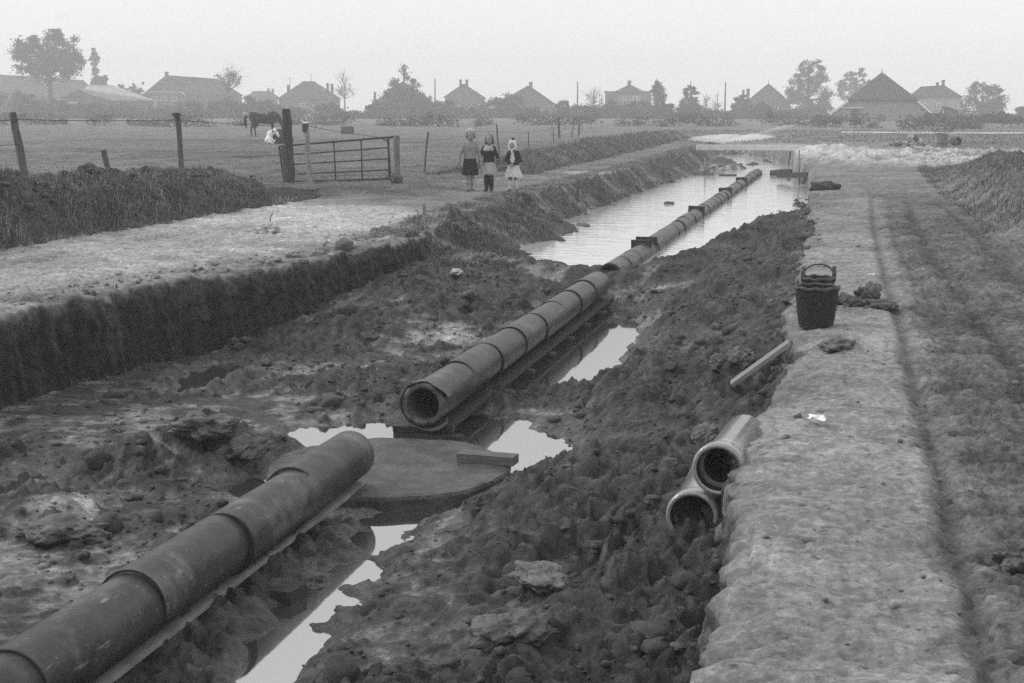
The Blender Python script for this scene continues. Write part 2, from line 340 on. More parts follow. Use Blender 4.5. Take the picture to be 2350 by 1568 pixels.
def ground(X, Y, fine=True):
    """height, zone tone and wetness of the ground at world X, Y"""
    X = np.asarray(X, float); Y = np.asarray(Y, float)
    u = Y; wob = pn(X * .35, Y * .35, 3) * .22 + pn(X * 1.3, Y * 1.3, 4) * .09 if fine else 0.0
    v = X
    rf = I(L_RF, u) + wob; le = I(L_LE, u); re = I(L_RE, u)
    wallzone = sstep(UP_WALL + .6, UP_WALL - .2, u)
    le_h = le - .14 * wallzone
    lb = np.where(u < UP_WALL, le + .05 - .1 * wallzone, I(L_LB, u)); lb = np.maximum(lb, le_h + .05)
    rs = I(L_RS, u); rwall = sstep(33.0, 31.0, u)
    re_h = re + .13 * rwall; rb = re - .03 + .09 * rwall; rb = np.maximum(np.minimum(rb, re_h - .04), rs + .05)
    pl = np.minimum(np.full_like(u, -3.62), rs - .9); pr = np.minimum(np.full_like(u, -2.68), rs - .1)
    pl = np.maximum(pl, lb + .3); pr = np.maximum(pr, pl + .2); rs = np.maximum(rs, pr + .08)
    rrf = I(L_RRF, u) + wob
    kn = [np.full_like(u, -400.0), rf - 2.5, rf - 1.1, rf, le_h, lb, pl, pr, rs, rb, re_h, rrf, rrf + 1.3, rrf + 3.2, np.full_like(u, 900.0)]
    zero = np.zeros_like(u)
    zz = [zero, zero, I(Z_RT, u), zero, zero, I(Z_LB, u), I(Z_PL, u), I(Z_PR, u), I(Z_RS, u), I(Z_RB, u), zero, zero, I(Z_RRT, u), zero, zero]
    tones = [.15, .15, .085, .075, .33, .07, .12, .12, .13, .13, .26, .20, .13, .15, .17]
    wets = [0, 0, .1, .1, .05, .35, .75, .8, .7, .45, .08, .08, .1, 0, 0]
    z = np.zeros_like(u); tone = np.full_like(u, .165); wet = np.zeros_like(u); seg = np.zeros(u.shape, np.int32)
    for k in range(len(kn) - 1):
        m = (v >= kn[k]) & (v < kn[k + 1]); t = (v - kn[k]) / np.maximum(kn[k + 1] - kn[k], 1e-4)
        ts = t * t * (3 - 2 * t) if k in (1, 11, 12) else (t ** 3.2 if k == 2 else t)
        z = np.where(m, zz[k] + (zz[k + 1] - zz[k]) * ts, z)
        tone = np.where(m, tones[k] + (tones[k + 1] - tones[k]) * t, tone)
        wet = np.where(m, wets[k] + (wets[k + 1] - wets[k]) * t, wet); seg = np.where(m, k, seg)
    # ---- zones
    big = pn(X * .5, Y * .5, 11); mid = pn(X * 1.7, Y * 1.7, 12); n3 = pn(X * 4.2, Y * 4.2, 13)
    tone = np.where(seg == 0, tone * (1 + .35 * pn(X * .11, Y * .06, 16) + .3 * pn(X * .5, Y * .35, 17) + .3 * mid), tone)
    # sandy strip between ridge and trench, turning to grass further on
    terr = (seg == 3)
    g_far = sstep(22.0, 25.5, u + big * 2 + (v + 8) * .5)
    edge = sstep(1.6, .2, v - rf) * .0 + sstep(1.3, .1, le - v)
    sand = .33 - .13 * edge + .10 * big + .09 * mid + .05 * n3
    sand = sand + (.10 * sstep(16, 22, u))
    gf = g_far; tone = np.where(terr, sand * (1 - g_far) + (.17 + .05 * big + .04 * mid) * g_far, tone)
    # second spoil ridge and the ground beyond
    tone = np.where((seg >= 1) & (seg <= 2) & (u > 30), .13 + .04 * mid, tone)
    # track on the right bank
    trk = (seg == 10) | (seg == 9)
    dark = sstep(.30, .75, v - .12 * mid - .1 * big) * sstep(34, 20, u)
    path = .25 - .11 * dark + .05 * big + .045 * mid + .03 * n3
    path = path - .06 * sstep(16, 30, u)
    tone = np.where(trk, path, tone)
    cv = .10 * np.sin(u * .21 + .6); rut = np.exp(-((v - .43 - .03 * mid - cv * .4) / .05) ** 2) + .9 * np.exp(-((v - 1.08 - .05 * mid - cv) / .09) ** 2) + .7 * np.exp(-((v - 1.62 - .05 * mid + cv) / .09) ** 2) + .5 * np.exp(-((v - .78 - .04 * mid - cv * 1.6) / .05) ** 2) * sstep(10, 16, u)
    rut = rut * trk * sstep(33, 24, u)
    tone = tone * (1 - .42 * np.clip(rut, 0, 1))
    # pale sand heap beyond the pond, sandy patches further off
    sx = at(2130, 352, .25)
    e1 = ((X - 2.6) / 5.2) ** 2 + ((Y - 49.5) / 7.0) ** 2
    hs = sstep(1.25, .75, e1 + .25 * mid) * (v > re_h)
    z = z + hs * (.16 + .22 * np.clip(pn(X * .42, Y * .3, 14) + .2, 0, 1) + .10 * mid + .07 * n3 + .05 * pn(X * 3, Y * 3, 15)); tone = tone * (1 - hs) + np.clip(.36 + .22 * mid + .16 * big, .12, .55) * hs
    e2 = ((X + 6.9) / 2.3) ** 2 + ((Y - 88) / 12.0) ** 2; hs2 = sstep(1.2, .85, e2 + .2 * big); tone = tone * (1 - hs2) + .5 * hs2
    p3 = at(1370, 396, 0); e3 = ((X - p3.x) / .9) ** 2 + ((Y - p3.y) / 1.6) ** 2; hs3 = sstep(1.2, .5, e3 + .5 * mid); tone = tone * (1 - hs3) + .33 * hs3
    # rough grassy rise beyond the end of the pond
    far = sstep(72, 80, u); tone = tone * (1 - far) + (.17 + .04 * big) * far * (1 - hs2) + tone * far * hs2
    z = z - .08 * np.exp(-np.maximum(v - re, 0) / .12) * trk * sstep(33, 30, u)
    # small earth bank before the gate
    pg = at(790, 452, 0); eg = np.exp(-((X - pg.x + .25 * (Y - pg.y)) / 1.9) ** 4 - ((Y - pg.y - .3 * mid) / .45) ** 2)
    z = z + .16 * eg * (seg <= 3); tone = tone * (1 - .6 * eg * (seg <= 3))
    pm = at(980, 440, 0); em = np.exp(-((X - pm.x) / .8) ** 2 - ((Y - pm.y) / .7) ** 2); z = z + .12 * em; tone = tone * (1 - .5 * em)
    # dam across the trench
    dd, dz = pline(DAM, X, Y, DAM_Z)
    zd = dz - (dd / .65) ** 2 * .30
    intr = (seg >= 4) & (seg <= 8)
    m = intr & (zd > z); tone = np.where(m, tone * .8, tone); z = np.where(m, zd, z)
    lidm = sstep(1.0, .86, np.hypot(X - LID.x, Y - LID.y)) * intr
    for hx, hy, rx, ry, h in HEAPS:
        z = z + h * np.exp(-((X - hx) / rx) ** 2 - ((Y - hy) / ry) ** 2)
    # ---- fine relief
    mud = ((seg >= 4) & (seg <= 8)).astype(float) * sstep(75, 60, u)
    rid = ((seg >= 1) & (seg <= 2) | (seg >= 11) & (seg <= 12)).astype(float) * np.clip(z * 3, 0, 1)
    bank = ((seg == 4) & (u > UP_WALL)).astype(float)
    if fine:
        rid_w = 1 - np.abs(pn(X * .9, Y * .9, 21)) * 2
        b1 = np.abs(pn(X * 1.6, Y * 1.6, 22)); b2 = np.abs(pn(X * 3.9 + b1, Y * 3.9, 23)) ** .62 * .75; b3 = np.abs(pn(X * 8.7, Y * 8.7 + b2, 24)) ** .6 * .7
        b4 = pn(X * 19, Y * 19, 25); b5 = pn(X * 41, Y * 41, 26); b6 = pn(X * 83, Y * 83, 27) * sstep(16, 9, Y)
        lump = sstep(.0, .6, pn(X * 4.5, Y * 4.5, 30)) * .05 + sstep(.0, .6, pn(X * 11, Y * 11, 31)) * .010 + sstep(.0, .6, pn(X * 25, Y * 25, 32)) * .0035
        act = .45 + .55 * sstep(-.25, .3, pn(X * .55, Y * .55, 33))
        slope = sstep(-2.4, -1.6, X) * (seg >= 7) * 1.0
        rough = act * (1 + .25 * slope)
        pit = sstep(.34, .56, pn(X * 5.2, Y * 5.8, 37)) * .07 + sstep(.38, .54, pn(X * 10.5, Y * 11, 38)) * .030 + sstep(.38, .52, pn(X * 21, Y * 22, 39)) * .012
        rel = rough * (.11 * b1 + .095 * b2 + lump * (1 - .4 * slope))
        tq = pn(X * 1.9 + .2 * n3, Y * 1.9, 35) * 3.2 + X * .6; fl = np.floor(tq); slab = (fl + sstep(.30, .62, tq - fl) - tq) * .06
        tq = pn(X * 4.4, Y * 4.4 + .2 * b2, 36) * 2.6 + Y * 1.1; fl = np.floor(tq); slab = slab + (fl + sstep(.30, .6, tq - fl) - tq) * .022
        rel = rel + rough * (slab + .03)
        slur = sstep(.06, .02, rel - .02 * pn(X * 1.1, Y * 1.1, 34)) * (1 - .75 * slope)
        z = z + mud * (rel - .05 + rough * (1 - .8 * slur) * (1 - .35 * slope) * (.026 * b3 + .007 * b4 + .004 * b5 + .002 * b6 - pit))
        mud_t = (.042 + .175 * slur) * (1 + .15 * slope) * np.clip(1 + .5 * pn(X * 3.2, Y * 3.2, 53) + .75 * pn(X * 7.5, Y * 8, 54) + .6 * pn(X * 16, Y * 17, 55), .22, 2.4)
        wet = np.where(mud > 0, .45 + .55 * slur, wet)
        z = z + rid * (.16 * pn(X * 1.1, Y * 1.1, 41) + .16 * b2 + .10 * b3 + .05 * b4 + .02 * b5 - .13) + bank * (.10 * b1 + .08 * b2 + .04 * b3 - .05)
        flat = (1 - mud) * (1 - rid)
        near = sstep(130, 40, u)
        z = z + flat * near * (.022 * big + .014 * mid + .010 * n3 + .004 * b4 + .0025 * b5)
        z = z + trk * (sstep(.12, .5, pn(X * 6, Y * 7, 44)) * .010 + sstep(.2, .5, pn(X * 17, Y * 18, 45)) * .007) * (1 + dark)
        z = z + terr * (1 - g_far) * (sstep(.15, .5, pn(X * 5, Y * 9, 46)) * .02 + edge * .03 * np.abs(n3))
        tp = sstep(.30, .46, pn(X * 5, Y * 6, 48)) * .020 + sstep(.33, .5, pn(X * 11, Y * 12, 49)) * .014 + sstep(.36, .5, pn(X * 22, Y * 24, 50)) * .008
        z = z - (trk * (.5 + .9 * dark) + terr * (1 - g_far) * .8) * tp
        z = z - .045 * np.clip(rut * (.7 + .8 * mid), 0, 1) + .02 * trk * np.clip(rut, 0, 1) * pn(X * 5, Y * 16, 47) + trk * dark * (.022 * b2 + .018 * b3 + .006 * b4 - .01) + trk * (.035 * big + .02 * mid)
        tone = tone * (1 + (1 - mud) * .22 * b4)
        tone = np.where(mud > 0, mud_t * (1 + .3 * pn(X * .8, Y * .8, 52)) * np.where(dd < .8, .75, 1), tone)
    # puddles: hollows with ragged edges; elsewhere the floor stays above the water
    inn = (u < 18.4) & (seg >= 4) & (seg <= 8)
    sdm = np.full(X.shape, 9.0)
    sel = inn & (u > 1)
    if sel.any():
        s_ = np.full(int(sel.sum()), 9.0)
        for pz, po in zip(PUDDLES, (.10, .05, -.17, .08, .04, .10)): s_ = np.minimum(s_, sdist(pz, X[sel], Y[sel]) + po)
        if fine: s_ = s_ + .15 * pn(X[sel] * 3.6, Y[sel] * 3.6, 61) + .07 * pn(X[sel] * 11, Y[sel] * 11, 62)
        sdm[sel] = s_
    f = sstep(-.06, .30, sdm)
    dry = np.maximum(z, WATER_Z + .02 + .03 * np.clip(sdm, 0, 1))
    shallow = sstep(.45, .02, sdm)
    z = np.where(lidm > 0, z * (1 - lidm) + np.minimum(z, -.775) * lidm, z); dry = np.where(lidm > 0, np.minimum(dry, -.74 * lidm + dry * (1 - lidm)), dry)
    mott = np.where(trk, .62 + .15 * dark, np.where(terr, .7, .95))
    zi = np.where(inn, (WATER_Z - .05) * (1 - f) + (dry * (1 - .55 * shallow) + (WATER_Z + .03) * .55 * shallow) * f, z)
    z = zi; wet = np.where(inn, np.clip(wet + .3 * shallow, 0, 1), wet)
    tone = np.where(inn, tone * (1 - .6 * shallow) + .17 * .6 * shallow, tone)
    # the pond bed keeps below the water, its banks above
    return z, np.clip(tone, .02, .75), wet, seg, mott
def H(x, y):
    a = ground(np.array([float(x)]), np.array([float(y)])); return float(a[0][0])
def Hs(X, Y): return ground(X, Y)[0]
def hit(px, py, near=2.5, farr=400.0):
    """where the view ray meets the ground"""
    d = ray(px, py); a = d.x * FWD[0] + d.y * FWD[1]
    D = np.exp(np.linspace(math.log(near), math.log(farr), 1600)); t = D / a
    X = d.x * t; Y = d.y * t; Z = CAM_H + d.z * t
    g = ground(X, Y, True)[0]; m = np.nonzero(Z < g)[0]
    i = m[0] if len(m) else len(D) - 1
    return Vector((X[i], Y[i], g[i]))

def build_ground():
    r = [1.6]
    while r[-1] < 80: r.append(r[-1] + .0027 * (r[-1] + 2.6))
    while r[-1] < 520: r.append(r[-1] * 1.03)
    r = np.array(r); nc = 800; s = np.linspace(-1, 1, nc)
    R, S = np.meshgrid(r, s, indexing='ij'); W = S * (R + 3.0) * .47
    X = R * FWD[0] + W * RGT[0]; Y = R * FWD[1] + W * RGT[1]
    z, tone, wet, seg, mott = ground(X.ravel(), Y.ravel())
    V = np.stack([X.ravel(), Y.ravel(), z], 1)
    nr = len(r); idx = np.arange(nr * nc).reshape(nr, nc)
    Q = np.stack([idx[:-1, :-1], idx[:-1, 1:], idx[1:, 1:], idx[1:, :-1]], -1).reshape(-1, 4)
    sq = seg[Q[:, 0]]; uq = Y.ravel()[Q[:, 0]]
    zone = np.where(sq <= 0, 0, np.where(sq <= 2, 1, np.where(sq == 3, 2, np.where(sq <= 8, 3, np.where(sq <= 10, 4, np.where(sq <= 12, 5, 6))))))
    zone = np.where(uq > 80, 0, zone)
    names = ['meadow', 'spoil_ridge', 'sandy_strip', 'trench_floor', 'dirt_track', 'track_side_ridge', 'rough_ground']
    for k, nm in enumerate(names):
        q = Q[zone == k]
        if not len(q): continue
        used, inv = np.unique(q, return_inverse=True)
        o = big_mesh(nm, V[used], inv.reshape(-1, 4), SOIL, {'tone': tone[used], 'wet': wet[used], 'mottle': mott[used]}); tag(o, kind='structure')
build_ground()

# ---- water sheets
def sheet(name, pts, z, mat):
    mb = MB(); mb.add([(x, y, z) for x, y in pts], [tuple(range(len(pts)))])
    return tag(mb.build(name, mat), kind='structure')
W_NEAR = water_mat('ditch_water', .05, .03, 3.0, (1, 1, 1), 6.0)
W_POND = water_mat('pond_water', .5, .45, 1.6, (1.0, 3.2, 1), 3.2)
sheet('ditch_water', [(-7.0, 1.5), (-.55, 1.5), (-.55, 18.4), (-5.9, 18.4), (-6.8, 12.5)], WATER_Z, W_NEAR)
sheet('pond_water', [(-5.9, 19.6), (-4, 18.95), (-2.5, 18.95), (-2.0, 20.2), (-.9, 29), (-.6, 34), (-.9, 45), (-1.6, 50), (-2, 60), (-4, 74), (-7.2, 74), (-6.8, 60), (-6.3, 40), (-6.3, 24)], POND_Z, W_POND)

# ---- spade-cut wall on the left and the cut edge of the right bank
def cut_wall(name, edge, u0, u1, du, side, zb, streak, lean, tone_top, tone_face, nh):
    us = np.arange(u0, u1, du); cap = 6
    n_h = cap + nh; V = []; T = []; Wt = []
    ex = I(edge, us) + pn(us * 1.1, us * 0, 71) * .06 + pn(us * 4.3, us * 0, 72) * .045 + pn(us * .45, us * 0, 79) * .10 + pn(us * 9.5, us * 0, 80) * .025
    ex = ex + side * (np.abs(pn(us * 2.3, us * 0 + 5, 73)) * .05)
    bot = I(zb, us) - .14
    lip = .01 + .045 * pn(us * 2.3, us * 0 + 3, 74) + .025 * pn(us * 7, us * 0 + 3, 75) + .012 * pn(us * 19, us * 0 + 3, 90)
    ztop = Hs(ex - side * .35, us)
    for k in range(cap):                                  # crumbling turf on the lip
        t = k / cap; off = -side * (.34 * (1 - t)); X = ex + off; gg = ground(X, us); zz = gg[0]
        base = np.where(np.abs(off) > .16, zz - .03 * (1 - t) ** 2, ztop + lip * t)
        rd = -(.08 if side < 0 else .03) * math.exp(-abs(.34 * (1 - t)) / .12)
        zc = ztop - .02 * (1 - t) ** 2 + rd + lip * t + .014 * pn(us * 9, us * 0 + k * .7, 76) * t + .03 * pn(us * 2.1, us * 0 + k * .3, 78) * t
        far_in = np.abs(X - I(edge, us)) > .17; zc = np.where(far_in, zz + .004 - .012 * (k == 0), np.maximum(zc, zz + .004) if k < 3 else zc)
        tt = gg[1] if k < 3 else np.roll(tt, 1); V.append(np.stack([X, us, zc], 1)); T.append(tt * (1 - t * .1) * (1 + .3 * pn(us * 7, us * 0 + k, 77))); Wt.append(us * 0 + .1)
    for k in range(nh):
        t = k / (nh - 1); zc = (ztop + lip - (.08 if side < 0 else .03)) * (1 - t) + bot * t
        hmet = t * (ztop - bot)
        st = pn(us * 5.5, hmet * 1.1, 81) * .6 + pn(us * 13, hmet * 1.6, 82) * .35 + np.abs(pn(us * 2.6 + .25 * pn(us * 0, hmet * 3, 9), hmet * .6, 83)) * .9
        off = side * (lean * t + streak * st * (.25 + .75 * min(1, t * 4)) + .035 * pn(us * 4, hmet * 6, 84) * (t < .5) + .02 * pn(us * 20, hmet * 14, 85))
        V.append(np.stack([ex + off, us, zc + .01 * pn(us * 10, us * 0 + k, 86)], 1))
        ft = tone_face * (1 + .5 * pn(us * 3, hmet * 3, 87) + 1.9 * np.maximum(pn(us * 12, hmet * 1.6, 88), -.3) + .6 * sstep(.2, .6, pn(us * 1.2, hmet * 5, 89))); mixx = math.exp(-t * 14)
        T.append(tone_top * .8 * mixx + ft * (1 - mixx)); Wt.append(us * 0 + .3)
    n = len(us); V = np.concatenate(V); idx = np.arange(n_h * n).reshape(n_h, n)
    q = np.stack([idx[:-1, :-1], idx[1:, :-1], idx[1:, 1:], idx[:-1, 1:]], -1).reshape(-1, 4)
    if side < 0: q = q[:, ::-1]
    o = big_mesh(name, V, q, SOIL, {'tone': np.clip(np.concatenate(T), .012, .6), 'wet': np.concatenate(Wt), 'mottle': np.repeat(np.array([.62] * (cap + 2) + [.85] * (nh - 2)), n)})
    return tag(o, kind='structure')
cut_wall('trench_wall', L_LE, 3.0, UP_WALL + .4, .014, 1, Z_LB, .045, .10, .22, .019, 44)
cut_wall('bank_edge', L_RE, 1.6, 32.0, .018, -1, Z_RB, .03, .05, .22, .09, 30)

# ================================================================ pipes and things in and beside the trench
def pipe_mat(name, lo, hi, rough, spec, scr):
    m = bpy.data.materials.new(name); nt = nodes_of(m); N = nt.nodes; L = nt.links
    tc = N.new('ShaderNodeTexCoord'); oi = N.new('ShaderNodeObjectInfo')
    ad = N.new('ShaderNodeVectorMath'); ad.operation = 'MULTIPLY_ADD'; ad.inputs[1].default_value = (1, 1, 1)
    sc_ = N.new('ShaderNodeVectorMath'); sc_.operation = 'SCALE'; sc_.inputs[0].default_value = (7.3, 3.1, 5.7); L.new(oi.outputs['Random'], sc_.inputs['Scale'])
    L.new(tc.outputs['Object'], ad.inputs[0]); L.new(sc_.outputs[0], ad.inputs[2])
    n = N.new('ShaderNodeTexNoise'); n.inputs['Scale'].default_value = 5; n.inputs['Detail'].default_value = 8; n.inputs['Roughness'].default_value = .7
    L.new(ad.outputs[0], n.inputs['Vector'])
    r = N.new('ShaderNodeMapRange'); r.inputs[1].default_value = .3; r.inputs[2].default_value = .72; r.inputs[3].default_value = lo; r.inputs[4].default_value = hi
    L.new(n.outputs[0], r.inputs[0])
    # pale scuffs running round and along the pipe
    mp = N.new('ShaderNodeMapping'); mp.inputs['Scale'].default_value = (30, 5, 30); mp.inputs['Rotation'].default_value = (.3, .2, .5); L.new(ad.outputs[0], mp.inputs[0])
    n2 = N.new('ShaderNodeTexNoise'); n2.inputs['Scale'].default_value = 1.0; n2.inputs['Detail'].default_value = 4; L.new(mp.outputs[0], n2.inputs['Vector'])
    r2 = N.new('ShaderNodeMapRange'); r2.inputs[1].default_value = .66; r2.inputs[2].default_value = .76; r2.inputs[3].default_value = 0; r2.inputs[4].default_value = scr
    L.new(n2.outputs[0], r2.inputs[0])
    n3 = N.new('ShaderNodeTexNoise'); n3.inputs['Scale'].default_value = 28; n3.inputs['Detail'].default_value = 3; L.new(ad.outputs[0], n3.inputs['Vector'])
    r3 = N.new('ShaderNodeMapRange'); r3.inputs[1].default_value = .68; r3.inputs[2].default_value = .75; r3.inputs[3].default_value = 0; r3.inputs[4].default_value = scr; L.new(n3.outputs[0], r3.inputs[0])
    nb = N.new('ShaderNodeTexNoise'); nb.inputs['Scale'].default_value = 2.4; nb.inputs['Detail'].default_value = 9; nb.inputs['Roughness'].default_value = .68; L.new(ad.outputs[0], nb.inputs['Vector'])
    rb_ = N.new('ShaderNodeMapRange'); rb_.inputs[1].default_value = .53; rb_.inputs[2].default_value = .68; rb_.inputs[3].default_value = 0; rb_.inputs[4].default_value = scr * .6; L.new(nb.outputs[0], rb_.inputs[0])
    m0 = N.new('ShaderNodeMath'); m0.operation = 'ADD'; L.new(r.outputs[0], m0.inputs[0]); L.new(rb_.outputs[0], m0.inputs[1]); r = m0
    mm = N.new('ShaderNodeMath'); mm.operation = 'ADD'; L.new(r.outputs[0], mm.inputs[0]); L.new(r2.outputs[0], mm.inputs[1])
    m2 = N.new('ShaderNodeMath'); m2.operation = 'ADD'; L.new(mm.outputs[0], m2.inputs[0]); L.new(r3.outputs[0], m2.inputs[1])
    p = N.new('ShaderNodeBsdfPrincipled'); L.new(m2.outputs[0], p.inputs['Base Color']); p.inputs['Roughness'].default_value = rough; p.inputs['Specular IOR Level'].default_value = spec
    b = N.new('ShaderNodeBump'); b.inputs['Strength'].default_value = .35; b.inputs['Distance'].default_value = .01
    n4 = N.new('ShaderNodeTexNoise'); n4.inputs['Scale'].default_value = 45; n4.inputs['Detail'].default_value = 5; L.new(ad.outputs[0], n4.inputs['Vector'])
    L.new(n4.outputs[0], b.inputs['Height']); L.new(b.outputs[0], p.inputs['Normal'])
    o = N.new('ShaderNodeOutputMaterial'); L.new(p.outputs[0], o.inputs[0]); return m
M_PIPE = pipe_mat('wrapped_pipe', .011, .068, .45, .4, .17)
M_PIPE_IN = gmat('pipe_bore', .11, .4, 6, .6, .2)
M_BAND = gmat('joint_band', .018, .3, 20, .7, .3)
M_GLAZE = pipe_mat('glazed_pipe', .18, .34, .13, 1.0, .12)
M_GLAZE_IN = gmat('glazed_bore', .025, .4, 8, .25, .1, spec=.6)
M_WOOD = gmat('old_timber', .13, .4, 5, .85, .5, 18, stretch=(8, 1, 8))
M_PALEWOOD = gmat('pale_timber', .36, .3, 5, .85, .4, 18, stretch=(8, 1, 8))
M_DARKWOOD = gmat('wet_timber', .035, .5, 6, .6, .5, 18, stretch=(6, 6, 1.5))
M_MUD = gmat('mud_lump', .085, .55, 9, .6, .9, 18, spec=.4, dist_=.04)
PR, RB_, LEN = .161, .168, .96
def pipe_parts_mesh():
    # socket towards the camera (local y = 0), spigot at y = LEN; outside skin, then bore
    b = MB(); prof = [(.124, .02), (.138, .0), (.164, .0), (RB_ - .0015, .006), (RB_, .03), (.1677, .12), (.166, .26), (.1645, .45), (PR + .001, .66), (PR - .001, LEN - .12), (PR - .002, LEN + .05), (.124, LEN + .05)]
    b.lathe(prof, 40, 'y'); i = MB(); i.lathe([(.124, LEN + .05), (.124, .02)], 40, 'y')
    me = b.mesh('pipe_length', M_PIPE, True); bi = i.mesh('bore', M_PIPE_IN, True)
    g = MB(); g.lathe([(PR - .001, -.003), (.164, -.004), (.1685, -.003), (.1693, .002), (.1685, .005), (PR - .001, .006)], 40, 'y')
    return me, bi, g.mesh('joint_band', M_BAND, True)
ME_PIPE, ME_BORE, ME_BAND = pipe_parts_mesh()
def link(name, me, parent, loc=(0, 0, 0), rot=(0, 0, 0)):
    o = bpy.data.objects.new(name, me); COL.objects.link(o); o.parent = parent; o.location = loc; o.rotation_euler = rot; return o
def run(y0, n, x0, z0, dx, dz, label, wob=.005, first_band=True):
    root = empty('pipeline', (x0, y0, z0), 0, label, 'pipeline', 'runs of wrapped drain pipe laid along the trench')
    for k in range(n):
        p = link('pipe_length', ME_PIPE, root, (dx * k + random.uniform(-wob, wob), k * LEN, dz * k + random.uniform(-wob, wob)), (random.uniform(-wob, wob), random.uniform(0, 6.28), random.uniform(-wob, wob)))
        link('bore', ME_BORE, p)
        if k or first_band: link('joint_band', ME_BAND, p)
    return root
PX = -3.07
run(2.70, 6, PX, -.512, 0, 0, 'nearest run of dark wrapped drain pipe, running out of the lower left corner', .007)
mid_run = run(10.12, 8, PX, -.51, 0, 0, 'middle run of drain pipe, its open end facing the camera beside the round slab', .006, False)
run(18.85, 33, PX, -.52, 0, 0, 'far run of drain pipe half sunk in the pond water', .007)
# wrap flapping loose round the open end of the middle run
wr = MB(); seg = 40
for k0, k1, r0, y0, y1 in ((2, 36, .178, -.02, .15),):
    vs = []; fs = []
    for k in range(k0, k1 + 1):
        a = 2 * math.pi * k / seg; fl = .03 * max(0, (k0 + 5 - k) / 5) + .05 * max(0, (k - k1 + 8) / 8)
        for yy, rr in ((y0 + .02 * math.sin(k * .9), r0 + fl), (y1 + .03 * math.sin(k * .5), r0 - .008 + fl * .4)):
            for dr in (0, .006): vs.append(((rr + dr) * math.cos(a), yy, (rr + dr) * math.sin(a)))
    for j in range(k1 - k0):
        b = j * 4
        fs += [(b, b + 4, b + 6, b + 2), (b + 1, b + 3, b + 7, b + 5), (b, b + 1, b + 5, b + 4), (b + 2, b + 6, b + 7, b + 3)]
    fs += [(0, 2, 3, 1), (len(vs) - 4, len(vs) - 3, len(vs) - 1, len(vs) - 2)]; wr.add(vs, fs)
wr.build('loose_wrap', gmat('wrap_felt', .12, .3, 12, .8, .4), mid_run, smooth=False)
rim = MB(); rim.lathe([(.124, .03), (.127, -.010), (.148, -.016), (.166, -.007), (.170, .02)], 40, 'y')
rim.build('socket_rim', gmat('scuffed_rim', .10, .9, 14, .5, .3), mid_run, smooth=True)
# ring on the spigot end of the near run
# ---- boards the runs lie on
def board(name, a, b, w, h, mat, label, cat, group=None, bevel=.004):
    a = Vector(a); b = Vector(b); c = (a + b) / 2; d = (b - a); ln = d.length
    mb = MB(); n = max(2, int(ln / .25)); 
    vs = []; fs = []
    for i in range(n + 1):
        y = -ln / 2 + ln * i / n; j = random.uniform(-.004, .004)
        vs += [(-w / 2 + j, y, -h / 2), (w / 2 + j, y, -h / 2), (w / 2 + j, y, h / 2), (-w / 2 + j, y, h / 2)]
    for i in range(n):
        o = i * 4
        for k in range(4): fs.append((o + k, o + (k + 1) % 4, o + 4 + (k + 1) % 4, o + 4 + k))
    fs += [(3, 2, 1, 0), (n * 4, n * 4 + 1, n * 4 + 2, n * 4 + 3)]
    mb.add(vs, [tuple(reversed(f)) for f in fs])
    o = mb.build(name, mat, loc=c); d.normalize()
    o.rotation_euler = d.to_track_quat('Y', 'Z').to_euler(); return tag(o, label, cat, group)
board('bearing_board', (PX + .05, 2.2, -.698), (PX + .05, 8.50, -.698), .10, .03, gmat('muddy_board', .26, .4, 5, .85, .4, 18), 'long pale board lying under the nearest pipe run', 'board')
board('bearing_board', (PX + .05, 10.2, -.702), (PX + .05, 17.9, -.70), .30, .03, M_DARKWOOD, 'long wet board lying under the middle pipe run', 'board')
wl_ = ['first', 'second', 'third', 'fourth', 'fifth', 'sixth', 'seventh']
for k in range(6):
    y = 11.95 + k * 1.0
    board('wooden_chock', (PX + .13, y, -.745), (PX + .25, y - .02, -.752), .045, .03, M_WOOD, '%s small wooden chock along the middle pipe run, counted from its open end' % wl_[k], 'chock', 'chocks along the middle run')
# stack of blocks under the open end
for i, (dx, z, w, ln, ro) in enumerate(((-.02, -.712, .12, .46, .05), (.03, -.762, .10, .54, -.04))):
    a = Vector((PX + dx - ln / 2, 10.18, z)); b = Vector((PX + dx + ln / 2, 10.18 + ro, z))
    board('support_block', a, b, w, .045, M_DARKWOOD, ['upper', 'lower'][i] + ' dark wet block stacked under the open pipe end', 'block')
board('support_block', (PX + .33, 6.50, -.765), (PX + .35, 6.66, -.765), .12, .07, M_DARKWOOD, 'dark block beside the pale board under the nearest pipe run', 'block')

